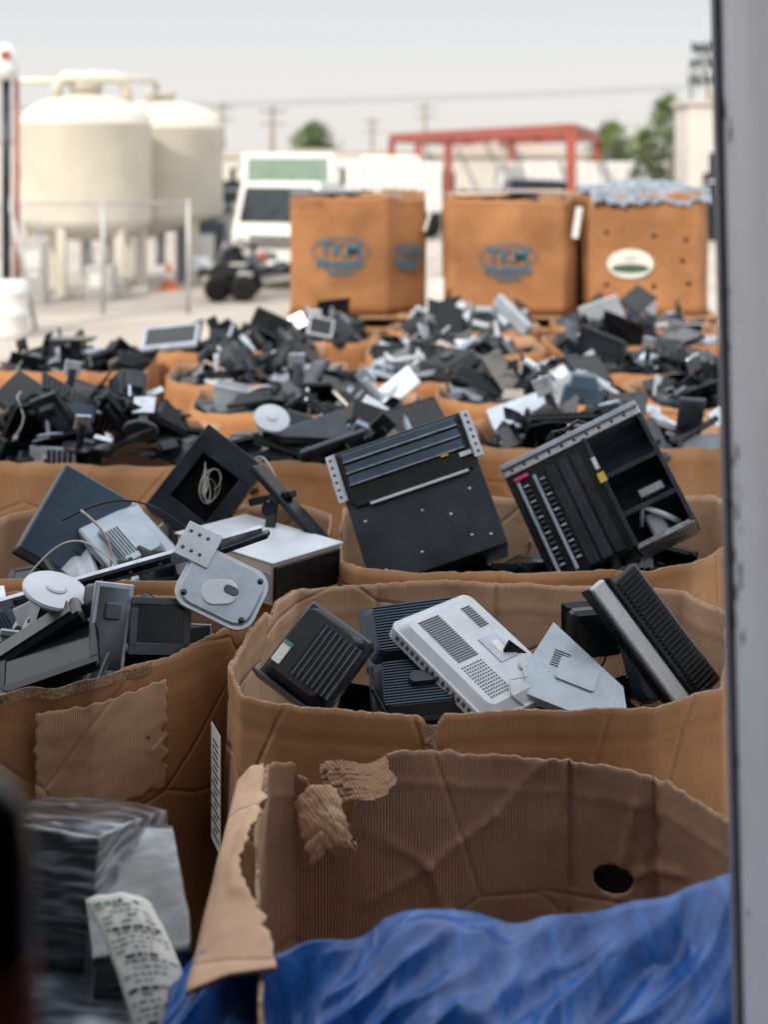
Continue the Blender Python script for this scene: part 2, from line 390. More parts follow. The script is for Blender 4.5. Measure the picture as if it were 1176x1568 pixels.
def octa(x0,x1,y0,y1,z,c=.16,seed=0,j=.03):
    random.seed(seed+100)
    r=lambda:random.uniform(-j,j)
    P=[(x0+c,y0),(x1-c,y0),(x1,y0+c),(x1,y1-c),(x1-c,y1),(x0+c,y1),(x0,y1-c),(x0,y0+c)]
    return [(x+r(),y+r(),z+r()*.8) for x,y in P]

def sheet(name,fn,nu,nv,keys,th=.004,parent=None,smooth=True):
    me=bpy.data.meshes.new(name);vs=[fn(i/nu,j/nv) for j in range(nv+1) for i in range(nu+1)]
    fs=[[j*(nu+1)+i,j*(nu+1)+i+1,(j+1)*(nu+1)+i+1,(j+1)*(nu+1)+i] for j in range(nv) for i in range(nu)]
    me.from_pydata([tuple(v) for v in vs],[],fs)
    for k in keys: me.materials.append(M[k])
    ul=me.uv_layers.new(name='UVMap')
    for p in me.polygons:
        p.use_smooth=smooth
        for li in p.loop_indices:
            vi=me.loops[li].vertex_index; v=me.vertices[vi].co; ul.data[li].uv=(v.x+v.y,v.z)
    ob=bpy.data.objects.new(name,me);scene.collection.objects.link(ob)
    if th>0:
        s=ob.modifiers.new('s','SOLIDIFY');s.thickness=th;s.offset=0
        if len(keys)>1: s.material_offset_rim=len(keys)-1
    if parent: ob.parent=parent
    return ob
def text(body,size,m,k,parent,name='printed_text',ext=.0006,bold=0):
    cu=bpy.data.curves.new(name,'FONT');cu.body=body;cu.size=size;cu.align_x='CENTER';cu.align_y='CENTER';cu.extrude=ext;cu.offset=bold
    cu.materials.append(M[k]); ob=bpy.data.objects.new(name,cu);scene.collection.objects.link(ob);ob.matrix_world=m
    if parent: ob.parent=parent
    return ob

# ================================================================== FOREGROUND BOXES
b1=[(-.24,2.72,.80),(-.27,3.1,.85),(-.31,3.4,.86),(-.31,3.70,.90),(-.24,3.77,.885),(-.03,3.77,.895),(.02,3.77,.905),(.49,3.765,.89),(.71,3.68,.875),(.86,3.45,.86),(.80,3.12,.85),(.76,2.72,.80),(.6,2.66,.80)]
cr1=[((.49,.92),(.485,.25),3.5,.016,.011),((.70,.92),(.70,.45),3.5,.016,.011),((.42,.88),(.30,.74),3.5,-.012,.010),((.30,.74),(.12,.60),3.5,-.013,.010),((.12,.60),(-.05,.50),3.5,-.010,.010),((.62,.62),(.66,.80),3.4,-.010,.010),((.60,.52),(.50,.45),3.4,-.010,.010),((.64,.6),(.76,.66),3.4,-.010,.010),((.12,.60),(.18,.42),3.5,-.009,.010),((-.05,.7),(.12,.6),3.5,-.007,.010)]
box1=cardbox('torn_cardboard_box',b1,.02,1,amp=.011,rag=.011,step=.012,nr=64,inner='cardin',smooth_c=.08,creases=cr1,holes=[((.606,3.715,.586),.041,(.35,-1,0))],tears=((-.12,3.77,.13,.19),(-.28,3.55,.05,.04),(-.3,3.3,.06,.05),(.83,3.3,.07,.05),(.71,3.68,.03,.02)))
def fl(u,v):
    y=3.74-.87*u
    xi=-.315+.015*math.sin(u*9)+.09*max(0,u-.6)/.4; xo=-.385-.015*u
    x=xi+(xo-xi)*v+.016*noise.noise(Vector((u*26,v*2,1)))*(1-v); z=.885-.045*u-.05*v+.008*noise.noise(Vector((u*8,v*3,2)))+.01*math.sin(v*3.14)
    return Vector((x,y,z))
sheet('folded_flap',fl,80,10,['cardlite','edge'],.008,box1)
def curl(u,v):
    return Vector((-.235+.115*u+.05*v+.012*noise.noise(Vector((u*9,v*9,0))),3.72-.07*math.sin(v*1.6)-.03*u,.79+.045*u-.13*v+.03*math.sin(u*3)+.012*noise.noise(Vector((u*4,v*12,4)))))
sheet('torn_strip',curl,16,20,['cardlite','edge'],.009,box1)
def curl2(u,v):
    w=.005*math.sin(v*46+u*3)
    return Vector((-.17+u*.17+.02*noise.noise(Vector((u*9,v*9,5)))+.03*v,3.745-.05*v-.03*math.sin(u*3.1)+w,.905-.09*v*(1-.5*u)-.03*(1-u)+.012*math.sin(u*6)+w))
sheet('peeled_liner',curl2,30,60,['cardin','edge'],.004,box1,False)
def bp_(u,v): return Vector((.35+.5*u,3.815+.006*math.sin(u*9)-.06*max(0,u-.75),.25+.5*v))
sheet('hole_shade_sheet',bp_,12,12,['blk'],.002)  # dark sheet added between the boxes so the hole reads as shade
b2=[(-.455,4.13,1.0),(-.40,3.95,.985),(-.30,3.89,.985),(.09,3.86,.965),(.40,3.87,.975),(.74,3.89,.975),(.95,3.99,.99),(1.03,4.22,1.0),(1.12,4.62,1.0),(1.02,4.85,1.0),(.39,4.93,1.0),(.1,4.93,1.005),(-.30,4.88,1.0),(-.36,4.78,.99),(-.41,4.5,1.0)]
cr2=[((.39,1.0),(.39,.4),4.6,.012,.012),((-.02,1.0),(-.02,.4),4.6,.012,.012),((.75,1.0),(.74,.4),4.6,.012,.012)]
box2=cardbox('cardboard_box',b2,.02,2,amp=.010,rag=.008,step=.015,nr=48,inner='cardlite',smooth_c=.1,creases=cr2,tears=((.13,3.86,.03,.05),(-.36,4.7,.06,.04),(-.43,4.05,.03,.02)))
def tear2(u,v):
    return Vector((.125+.035*(u-.5)*(1-v*.7)+.012*noise.noise(Vector((u*5,v*7,1))),3.825-.014*math.sin(v*3.1)-.014*u,.955-.12*v))
sheet('rim_tear',tear2,8,16,['edge','edge'],.005,box2,False)
l1=[(-1.62,4.15,.96),(-1.45,4.03,.95),(-1.09,4.02,.95),(-.84,4.13,.955),(-.60,4.40,.97),(-.47,4.68,.955),(-.46,4.9,.93),(-.52,5.0,.93),(-1.5,5.02,.95),(-1.62,4.9,.95)]
boxL1=cardbox('cardboard_box',l1,.02,3,amp=.011,rag=.009,step=.018,nr=40,smooth_c=.1)
def wy1(x): return 4.02+.44*(x+1.09) if x<-.84 else 4.13+1.125*(x+.84)
def patch(u,v):
    x=-.99+.33*u+.016*noise.noise(Vector((v*14,1,u*2))); z=.58+.32*v+.016*noise.noise(Vector((u*14,2,v*2)))
    return Vector((x,wy1(x)-.030-.003*noise.noise(Vector((u*8,v*8,3))),z))
sheet('worn_paper_patch',patch,40,36,['cardlite','card'],.001,boxL1)
def wrim(u,v):
    x=-1.45+.75*u; return Vector((x,wy1(max(x,-1.09))-.012-.008*math.sin(u*40),.965-.03*v+.006*math.sin(u*25)))
sheet('crushed_rim_liner',wrim,60,4,['edge','edge'],.003,boxL1,False)
l2=octa(-1.62,-.235,5.10,6.2,.955,.14,4,.015); boxL2=cardbox('cardboard_box',l2,.02,4,step=.03,nr=24,amp=.007,smooth_c=.1)
m2=[(-.17,5.22,1.0),(-.08,5.10,1.0),(.2,5.09,.995),(.95,5.11,.99),(1.12,5.17,1.0),(1.33,5.42,1.01),(1.49,5.95,1.02),(1.44,6.13,1.02),(.9,6.18,1.0),(.0,6.15,1.0),(-.17,6.0,1.0)]
boxM2=cardbox('cardboard_box',m2,.02,5,step=.025,nr=26,amp=.009,rag=.009,smooth_c=.1,inner='cardlite')
mb=MB(); mm=T((-.485,4.10,.66),(.35,-1,0),(0,0,1))
cb(mb,(.12,.34,.002),'paper',mm,.0005)
for i in range(16): cb(mb,(.07+.03*math.sin(i*3),.006,.001),'ink',mm@Tr(0,.13-i*.018,.0018),.0002)
mb.make('paper_label',box2)
mt=T((-.93,4.035,.50),(.25,.11,0),(0,0,1))
text("Heavy Duty\nRecyclable",.028,mt@Tr(0,0,.008),'ink',boxL1)
mb=MB()
for (a,b,w,h) in((0,.055,.2,.003),(0,-.055,.2,.003),(-.1,0,.003,.11),(.1,0,.003,.11)): cb(mb,(w,h,.0008),'ink',mt@Tr(a,b,.008),.0002)
mb.make('printed_frame',boxL1)

pile('electronics_scrap_pile',[(p[0],p[1]) for p in b2],.88,24,.02,21,.8,-.16,.8,.1,.66)
pile('electronics_scrap_pile',[(p[0],p[1]) for p in l1],.94,44,.08,22,.70,-.11,.8,.2,.66)
pile('electronics_scrap_pile',[(p[0],p[1]) for p in l2],.93,30,.02,23,.75,-.12,.85,.2,.7)
pile('electronics_scrap_pile',[(p[0],p[1]) for p in m2],.90,28,.0,24,.75,-.12,.85,.2,.7)

# ---- box 2 hero items
mb=MB(); m=face((-.20,4.22,.985),-24,.9,-30); cb(mb,(.24,.27,.05),'dkg',m,.012); prism(mb,rrect(.22,.25,.03,4),.02,.075,'dkg',m,.82)
for i in range(16): cb(mb,(.007,.17,.012),'mid' if i%2 else 'blk',m@Tr(-.02+i*.0115*.8,0,.072),.001)
cb(mb,(.27,.012,.07),'mid',m@Tr(0,-.13,.0),.004); cb(mb,(.03,.07,.002),'paper',m@Tr(-.075,-.05,.0765),.0005); cb(mb,(.028,.012,.002),'grn',m@Tr(-.075,-.02,.078),.0004)
mb.make('dark_crt_monitor')
mb=MB(); shell(mb,T((.10,4.48,.975),(1,.10,.10),(-.15,1,.62)),.34,.24,.05,'dkm',16,'blu')
shell(mb,T((.12,4.16,.915),(1,.02,.10),(-.08,1,.55)),.32,.22,.05,'dkm',16,'blu'); mb.make('ribbed_monitor_housing')
mb=MB(); m=T((.28,4.24,.995),(.60,-.55,-.42),(.62,.72,.06))
prism(mb,rrect(.43,.36,.03,5),-.035,.0,'wht',m); prism(mb,rrect(.41,.34,.03,5),-.001,.024,'wht',m,.88)
for i in range(20):
    cb(mb,(.005,.09,.003),'mid',m@Tr(-.16+i*.009,-.07,.0255),.001)
for i in range(12):
    for j in range(8): cb(mb,(.005,.005,.002),'dkg',m@Tr(.035+i*.011,-.12+j*.012,.0255),.0008)
for i in range(10):
    cb(mb,(.005,.04,.003),'mid',m@Tr(-.15+i*.009,.09,.0255),.001)
cb(mb,(.10,.08,.003),'slv',m@Tr(.02,.06,.0255),.001); cb(mb,(.05,.03,.001),'paper',m@Tr(.02,.065,.0275),.0003)
lathe(mb,[(.02,.022),(.024,.032),(.001,.034)],'slv',m@Tr(.12,.08,0),14,False)
for i in range(16): cb(mb,(.01,.003,.014),'mid',m@Tr(-.17+i*.022,-.181,-.016),.0005)
tube(mb,[(.13,.06,.03),(.16,.02,.05),(.14,-.03,.04),(.18,-.06,.03),(.21,-.02,.0)],.003,'cabw',m)
mb.make('silver_monitor_back')
mb=MB(); m=T((.57,4.2,.945),(.9,-.25,-.28),(.35,.75,.5))
prism(mb,[(-.17,-.13),(.2,-.13),(.14,.02),(-.12,.15)],-.02,.01,'slv',m,.97)
prism(mb,rrect(.12,.08,.01,3),.0095,.016,'slv',m)
for i in range(7): cb(mb,(.05,.003,.002),'dkg',m@Tr(-.06,.0+i*.009,.011),.0004)
mb.make('silver_plastic_cover')
mb=MB(); ribbed(mb,T((.64,4.5,1.0),(0,0,1),(1,.3,0)),.15,.17,.14,'blk',6); mb.make('monitor_tube_housing')
mb=MB(); m=T((.79,4.28,.945),(.25,-.25,-.9),(1,.2,.2)); prism(mb,rrect(.22,.10,.04,5),-.05,.04,'blu',m,.8,True); mb.make('speaker')
mb=MB(); m=T((.80,4.26,1.03),(.50,-.14,-.66),(.62,.40,.40))
cb(mb,(.46,.055,.03),'wht',m@Tr(0,-.04,.008),.006); cb(mb,(.47,.012,.045),'blk',m@Tr(0,-.076,.0),.003)
cb(mb,(.45,.014,.05),'blk',m@Tr(0,-.004,.008),.003)
cb(mb,(.42,.11,.03),'dkg',m@Tr(0.01,.06,-.012),.008)
for i in range(26): cb(mb,(.006,.08,.02),'blk',m@Tr(-.18+i*.0152,.06,.008),.002)
cb(mb,(.34,.09,.02),'dkg',m@Tr(0,.06,-.035),.01)
mb.make('flat_panel_monitor')

# ---- M2 hero chassis
mb=MB(); m=face((.13,5.47,1.17),18,.55,4)
cb(mb,(.54,.54,.26),'dkm',m@Tr(0,0,-.14),.003)
cb(mb,(.50,.20,.012),'blk',m@Tr(0,.155,-.006),.002)
for i,(yy,hh) in enumerate(((.235,.035),(.19,.035),(.145,.04))):
    cb(mb,(.47,hh,.014),'blu',m@Tr(0,yy,.004),.003); cb(mb,(.47,.004,.02),'met',m@Tr(0,yy-hh/2,.008),.001)
cb(mb,(.40,.010,.012),'wht',m@Tr(.02,.035,.006),.001)
cb(mb,(.48,.03,.01),'blk',m@Tr(0,.055,.003),.001)
for sx in(-1,1):
    cb(mb,(.035,.19,.006),'wht',m@Tr(sx*.278,.165,.018),.002); cb(mb,(.006,.19,.05),'met',m@Tr(sx*.262,.165,.0),.001)
    for i in range(6): cb(mb,(.010,.010,.003),'ink',m@Tr(sx*.28,.09+i*.03,.0215),.003)
for p in((-.22,-.02),(.2,-.03),(-.2,-.22),(.1,-.1),(.22,-.22),(-.05,-.2),(0,-.05),(.15,-.2)):
    lathe(mb,[(.006,0),(.006,.003),(.001,.004)],'met',m@Tr(p[0],p[1],-.011),8)
cb(mb,(.05,.018,.002),'wht',m@Tr(.23,.10,.013),.0005)
cb(mb,(.03,.012,.002),'yel',m@Tr(.15,.12,.012),.0005)
mb.make('server_chassis')
mb=MB(); m=face((.83,5.52,1.16),27,.5,-4)
cb(mb,(.34,.46,.26),'blk',m@Tr(-.13,0,-.15),.003)
cb(mb,(.60,.05,.26),'met',m@Tr(0,.25,-.14),.003)
cb(mb,(.60,.02,.02),'slv',m@Tr(0,.265,.0),.002)
for i in range(10): lathe(mb,[(.006,0),(.006,.004),(.001,.005)],'ink',m@Tr(-.26+i*.055,.243,-.01),8)
cb(mb,(.02,.46,.27),'dkm',m@Tr(.29,0,-.15),.002); cb(mb,(.02,.46,.02),'dkg',m@Tr(.05,0,-.01),.002)
cb(mb,(.24,.02,.26),'dkm',m@Tr(.17,.06,-.15),.002); cb(mb,(.24,.02,.26),'dkm',m@Tr(.17,-.1,-.15),.002); cb(mb,(.24,.02,.26),'met',m@Tr(.17,-.23,-.15),.002)
cb(mb,(.24,.46,.006),'blu',m@Tr(.17,0,-.28),.002); cb(mb,(.07,.1,.05),'slv',m@Tr(.16,-.17,-.1),.01); cb(mb,(.12,.05,.1),'met',m@Tr(.2,-.03,-.2),.01)
tube(mb,[(.1,-.15,-.1),(.14,-.1,-.04),(.2,-.16,-.05),(.24,-.2,-.1)],.012,'wht',m)
for j in range(2):
    cb(mb,(.014,.4,.02),'slv',m@Tr(-.26+j*.07,-.01,-.015),.002)
    for i in range(16): cb(mb,(.022,.008,.022),'mid' if i%3 else 'slv',m@Tr(-.235+j*.07,.16-i*.022,-.012),.001)
cb(mb,(.06,.014,.024),'pnk',m@Tr(-.24,.2,-.012),.001)
for i in range(3): cb(mb,(.045,.42,.015),'dkm' if i==1 else 'dkg',m@Tr(-.12+i*.055,-.01,-.014),.004)
cb(mb,(.03,.04,.003),'yel',m@Tr(.05,.06,.002),.0005); cb(mb,(.018,.05,.003),'wht',m@Tr(.05,.12,.002),.0005)
tube(mb,[(-.1,.27,-.05),(-.05,.31,-.02),(.0,.29,.0),(.06,.31,-.03),(.1,.275,-.06)],.008,'blk',m); tube(mb,[(-.02,.27,-.1),(.02,.32,-.06),(.08,.28,-.04)],.007,'bei',m)
mb.make('server_rack_chassis')

# ---- L2 hero items
mb=MB(); m=face((-1.19,5.5,1.06),-32,.45,10)
cb(mb,(.30,.36,.16),'blu',m@Tr(0,0,-.08),.006); cb(mb,(.3,.37,.01),'dkg',m@Tr(0,0,-.165),.003); cb(mb,(.02,.36,.165),'slv',m@Tr(.16,0,-.08),.004)
mb.make('desktop_computer_case')
mb=MB(); m=T((-.97,5.45,.99),(.6,-.6,-.4),(.5,.6,.3)); lcd(mb,m@Matrix.Rotation(math.pi,4,'X'),.36,.26,.04,'slv'); mb.make('silver_monitor')
mb=MB(); m=face((-.71,5.65,1.17),-36,.45,-8)
W,H=.29,.40
for s in((W,.10,0,H/2-.05),(W,.09,0,-H/2+.045)): cb(mb,(s[0],s[1],.012),'dkm',m@Tr(s[2],s[3],0),.003)
cb(mb,(.055,H-.19,.012),'dkm',m@Tr(-W/2+.0275,-.005,0),.002); cb(mb,(.055,H-.19,.012),'dkm',m@Tr(W/2-.0275,-.005,0),.002)
cb(mb,(W-.004,H-.004,.15),'blk',m@Tr(0,0,-.19),.003)
for q in((0,H/2-.006,W,.01),(0,-H/2+.006,W,.01)): cb(mb,(q[2],q[3],.13),'dkm',m@Tr(q[0],q[1],-.06),.002)
for q in(-1,1): cb(mb,(.01,H-.022,.13),'dkm',m@Tr(q*(W/2-.006),0,-.06),.002)
pa=[]
for i in range(200):
    t=i*.21; r=.036+.014*math.sin(i*.083)+.012*math.sin(i*.19); pa.append((r*math.cos(t)*.85+.018*math.sin(i*.05),1.25*r*math.sin(t*.93)+.014*math.cos(i*.07),-.05+.03*math.sin(i*.13)))
tube(mb,pa,.0026,'cabw',m,5)
mb.make('black_case_with_opening')
mb=MB()
beam(mb,(-.50,5.55,1.27),(-.21,5.35,1.01),.07,.03,'blk',.006); beam(mb,(-.52,5.6,1.12),(-.35,5.45,1.19),.05,.03,'blk',.006)
lathe(mb,[(.001,-.03),(.03,-.03),(.03,.03),(.001,.03)],'blk',T((-.44,5.47,1.13),(1,0,0),(0,0,1)),14,False)
beam(mb,(-.42,5.5,1.2),(-.44,5.4,1.02),.04,.02,'dkg',.004)
mb.make('monitor_arm')
mb=MB(); m=T((-.47,5.29,.985),(.41,-.35,-.02),(.2,.3,0.0))
cb(mb,(.50,.36,.15),'bei',m,.005); cb(mb,(.52,.37,.006),'wht',m@Tr(0,0,.078),.002)
cb(mb,(.012,.34,.13),'blk',m@Tr(.255,0,-.004),.004); cb(mb,(.5,.003,.1),'slv',m@Tr(0,-.181,-.01),.001)
for i in range(8): cb(mb,(.05,.004,.004),'dkg',m@Tr(-.1,-.184,-.04+i*.01),.0005)
mb.make('desktop_computer')
mb=MB()
def arc(p,q,h,n=18,side=0):
    p=Vector(p);q=Vector(q); return [p.lerp(q,i/n)+Vector((side*math.sin(math.pi*i/n),0,h*math.sin(math.pi*i/n))) for i in range(n+1)]
tube(mb,arc((-1.18,5.2,1.15),(-.6,5.2,1.0),.14),.004,'blk'); tube(mb,arc((-1.3,5.1,.95),(-.95,5.15,.98),.13),.003,'cabw'); tube(mb,arc((-.6,6.0,1.1),(-.45,5.9,1.15),.1),.003,'cabw')
tube(mb,arc((-1.1,5.15,1.2),(-1.0,5.15,.93),.02,18,.05),.0045,'bei')
mb.make('loose_cable')

# ---- L1 hero items
mb=MB(); m=face((-.51,4.47,1.125),-24,.95,-6)
prism(mb,rrect(.27,.21,.06,6),-.012,.0,'wht',m); prism(mb,rrect(.25,.19,.055,6),0,.008,'slv',m,.94)
prism(mb,rrect(.12,.085,.04,6),.0075,.013,'wht',m@Tr(.0,-.02,0)@Matrix.Rotation(.5,4,'Z'),.9)
prism(mb,rrect(.05,.03,.014,5),.0125,.015,'mid',m@Tr(.03,0.0,0),.9)
cb(mb,(.12,.12,.008),'wht',m@Tr(-.13,.09,.01),.003)
for i in range(3): 
    for j in range(2): lathe(mb,[(.006,0),(.006,.002),(.001,.0025)],'mid',m@Tr(-.17+i*.03,.06+j*.06,.014),10)
for p in((-.1,-.07),(.1,-.07),(.1,.07)): lathe(mb,[(.01,0),(.01,.003),(.001,.004)],'dkg',m@Tr(p[0],p[1],.007),10)
mb.make('monitor_stand_plate')
mb=MB()
beam(mb,(-1.25,4.62,1.02),(-.40,4.72,1.235),.03,.045,'met',.004); beam(mb,(-.62,4.70,1.15),(-.38,4.68,1.24),.05,.02,'dkg',.004)
beam(mb,(-1.2,4.6,1.035),(-.7,4.66,1.16),.006,.02,'blk',.001)
for i in range(9):
    p=Vector((-1.2,4.585,1.03)).lerp(Vector((-.45,4.68,1.22)),i/8); lathe(mb,[(.006,0),(.006,.004),(.001,.005)],'ink',T(p,(1,0,.25),(0,.3,1)),8)
mb.make('mounting_rail')
mb=MB(); stand(mb,T((-1.03,4.45,1.12),(.9,0,-.32),(.2,.95,.12)),'wht',.105,-.16); mb.make('monitor_stand')
mb=MB(); lcd(mb,face((-.70,4.42,1.02),-8,.35,20),.19,.17,.03,'mid'); mb.make('small_display')
mb=MB(); m=face((-.87,4.40,1.02),-14,.3,28); cb(mb,(.12,.26,.12),'dkg',m,.01); cb(mb,(.126,.27,.02),'slv',m@Tr(0,0,.05),.004); cb(mb,(.05,.05,.02),'mid',m@Tr(0,.05,.06),.004); mb.make('external_drive_case')
mb=MB(); m=T((-1.08,4.34,1.0),(.75,.2,.45),(-.3,.8,.1)); cb(mb,(.36,.12,.05),'blk',m,.012); cb(mb,(.3,.08,.01),'dkg',m@Tr(0,0,.028),.004); mb.make('black_docking_station')
mb=MB(); m=T((-1.0,4.25,.975),(.8,.1,.25),(-.2,.9,.3)); lcd(mb,m,.3,.22,.03,'blk'); mb.make('black_monitor')

# ================================================================== ROW BOXES
rows=[ (-2.15,-.88,6.85,7.95,1.0),(-.80,.40,6.80,7.75,1.0),(.50,1.90,7.15,8.1,1.0),
 (-1.15,.22,8.12,9.1,1.0),(.34,1.45,8.4,9.3,1.02),(1.55,2.7,8.45,9.4,1.0),
 (-2.72,-1.66,9.7,10.6,1.0),(-1.5,-.3,9.45,10.35,.98),(-.2,1.0,9.5,10.4,.99),(1.1,2.35,9.6,10.5,1.0),
 (-1.8,-.45,10.6,11.5,1.0),(-.12,1.2,10.65,11.6,1.0),(1.27,2.7,10.9,11.8,1.02),
 (-.95,-.05,12.0,12.9,.93),(.05,1.35,11.95,12.9,1.0),(1.5,2.9,12.1,13.0,1.0)]
rb=[]
for i,(x0,x1,y0,y1,z) in enumerate(rows):
    P=octa(x0,x1,y0,y1,z,.15,i+10,.035)
    rb.append(cardbox('cardboard_box',P,.02,i+10,step=.05,nr=12,amp=.011,rag=.014,skin='cardorange' if i>2 else 'card',inner='cardin',smooth_c=.12))
    md=.26 if i==0 else .08
    pile('electronics_scrap_pile',[(p[0],p[1]) for p in P],z,46 if i==0 else 38,md+.03,40+i,.9 if i==0 else .72,-.05 if i==0 else -.07,.95 if i else .8,.08,.84 if i==0 else .78)
mb=MB(); stand(mb,T((-.55,6.95,1.20),(.9,0,-.25),(.1,.8,.55)),'wht',.09,-.15); mb.make('monitor_stand')
mb=MB(); stand(mb,T((-1.2,7.0,1.13),(1,0,0),(0,.5,-.5)),'mid',.09,.15); mb.make('monitor_stand')
mb=MB(); m=T((-2.17,9.9,1.21),(1,0,0),(0,1,0)); cb(mb,(.30,.2,.02),'blk',m,.008); cb(mb,(.08,.05,.25),'blk',m@Tr(0.02,0,-.12),.01); mb.make('monitor_stand')
mb=MB(); beam(mb,(.95,12.0,1.28),(1.2,11.8,1.03),.06,.12,'slv',.01); mb.make('metal_panel')
mb=MB(); lcd(mb,T((-1.62,10.8,1.10),(1,0,.1),(-.1,.9,.4)),.42,.3,.04,'slv'); mb.make('silver_monitor')
text("Tru",.15,T((-1.72,6.80,.62),(1,0,0),(0,0,1)),'prblue',rb[0],bold=.002)
text("fresh",.13,T((-.42,6.755,.66),(1,0,0),(0,0,1)),'prred',rb[1],bold=.001)

# ================================================================== STACKED PRODUCE BOXES
def pallet(x0,x1,y0,y1,z,name='wooden_pallet'):
    mb=MB()
    for i in range(6):
        yy=y0+(y1-y0)*i/5; cb(mb,(x1-x0,.09,.02),'wood',Tr((x0+x1)/2,yy,z+.12),.003)
    for i in range(3):
        xx=x0+.06+(x1-x0-.12)*i/2; cb(mb,(.05,y1-y0,.09),'wood',Tr(xx,(y0+y1)/2,z+.065),.003)
    for i in range(3): cb(mb,(x1-x0,.09,.02),'wood',Tr((x0+x1)/2,y0+(y1-y0)*i/2,z+.01),.003)
    return mb.make(name)
stack=[[(-.89,13.6),(.03,13.6),(.40,13.95),(.42,14.5),(.2,14.7),(-.8,14.7),(-.93,14.5)],
       [(.64,13.62),(1.72,13.6),(1.86,13.8),(1.9,14.5),(1.7,14.7),(.8,14.7),(.6,14.5),(.58,13.75)],
       [(1.97,13.6),(3.02,13.55),(3.12,13.7),(3.15,14.5),(3.0,14.7),(2.1,14.7),(1.95,14.5)]]
sb=[]
for i,P in enumerate(stack):
    cardbox('cardboard_box',[(x,y,.83) for x,y in P],.02,60+i,step=.1,nr=8)
    pallet(P[0][0]-.05,P[0][0]+1.25,13.5,14.7,.835)
    hl=None
    if i==2:
        hl=[((2.13+a,13.58,b),.022,(0,-1,0)) for a,b in((0.0,1.75),(.45,1.72),(.75,1.68),(0,1.25),(.45,1.23),(.78,1.26),(.1,1.5),(.72,1.48))]
    tp=[2.08+.03*math.sin(i*3+k*2.1)+(.05 if k in(3,4,5) else 0) for k in range(len(P))]
    sb.append(cardbox('produce_cardboard_box',[(x,y,tp[k]+(.03 if i==2 else 0)) for k,(x,y) in enumerate(P)],.975,70+i,step=.04,nr=22,amp=.008,rag=.02,skin='cardorange',inner='cardin',bulge=.004,holes=hl,smooth_c=.1))
def ring(mb,rx,rz,w,k,m,d=.001):
    n=40;vs=[];fs=[]
    for i in range(n):
        t=2*math.pi*i/n
        vs.append((rx*math.cos(t),rz*math.sin(t),d)); vs.append(((rx-w)*math.cos(t),(rz-w)*math.sin(t),d))
    for i in range(n):
        j=(i+1)%n; fs.append([2*i,2*j,2*j+1,2*i+1])
    mb.add(vs,fs,k,m)
def logo(par,cx,cy,cz,s=1.0,yaw=0):
    m=Tr(cx,cy,cz)@Matrix.Rotation(rad(yaw),4,'Z')@T((0,0,0),(1,0,0),(0,0,1))
    text("TKM",.20*s,m@Tr(0,0.01,0),'tkm',par,'printed_logo',bold=.003)
    text("BENGARD",.10*s,m@Tr(0,-.13*s,0),'tkm',par,'printed_logo',bold=.0035)
    text("RANCH",.07*s,m@Tr(0,-.205*s,0),'tkm',par,'printed_logo',bold=.002)
    mb=MB(); ring(mb,.28*s,.125*s,.012,'tkm',m@Tr(0,.01,0)); mb.make('logo_oval',par,False)
logo(sb[0],-.42,13.57,1.58); logo(sb[0],.235,13.75,1.55,.75,43.5)
logo(sb[1],1.18,13.573,1.52)
mb=MB(); m=T((2.35,13.55,1.46),(1,-.05,0),(0,0,1)); prism(mb,[(.22*math.cos(t*.157),.14*math.sin(t*.157)) for t in range(40)],0,.002,'stick',m)
prism(mb,[(.18*math.cos(t*.157),-.045+.045*math.sin(t*.157)) for t in range(40)],.002,.004,'stgreen',m)
mb.make('oval_sticker',sb[2])
text("FARM",.05,m@Tr(0,.045,.003),'stgreen',sb[2])
mb=MB(); cb(mb,(.02,.2,.3),'paper',Tr(.44,13.9,1.9)@Matrix.Rotation(.3,4,'Y'),.002); cb(mb,(.14,.02,.35),'paper',Tr(.5,13.5,1.15),.002)
cb(mb,(.06,.02,.3),'paper',Tr(1.85,13.6,1.85)@Matrix.Rotation(.15,4,'Y'),.002); mb.make('packing_slip')
M['film']=mat('gray_plastic_film',(.10,.13,.17),.22,var=.7,scale=12,bump=.9,bscale=20,dust=.1)
def flm(u,v):
    e_=math.sin(math.pi*u)*math.sin(math.pi*v)
    z=2.13+.10*e_+.07*noise.noise(Vector((u*6,v*6,0)))+.06*abs(noise.noise(Vector((u*15,v*12,3))))
    if v<.08: z-=.10*(1-v/.08)*(1+.6*noise.noise(Vector((u*12,0,5))))
    return Vector((1.98+1.15*u,13.52+1.12*v,z))
sheet('plastic_film_cover',flm,70,60,['film'],0)
for q,sd in(((-.85,.35),91),((.7,1.85),92)):
    mb=MB(); random.seed(sd)
    for i in range(7):
        x=random.uniform(q[0]+.2,q[1]-.2); y=random.uniform(13.85,14.5); cb(mb,(random.uniform(.4,.8),random.uniform(.25,.5),.008),'cardlite' if i%2 else 'dkg',Tr(x,y,2.07+random.uniform(-.02,.07))@Matrix.Rotation(random.uniform(-.12,.12),4,'X')@Matrix.Rotation(random.uniform(-.3,.3),4,'Z'),.002)
    mb.make('loose_cardboard_sheets')

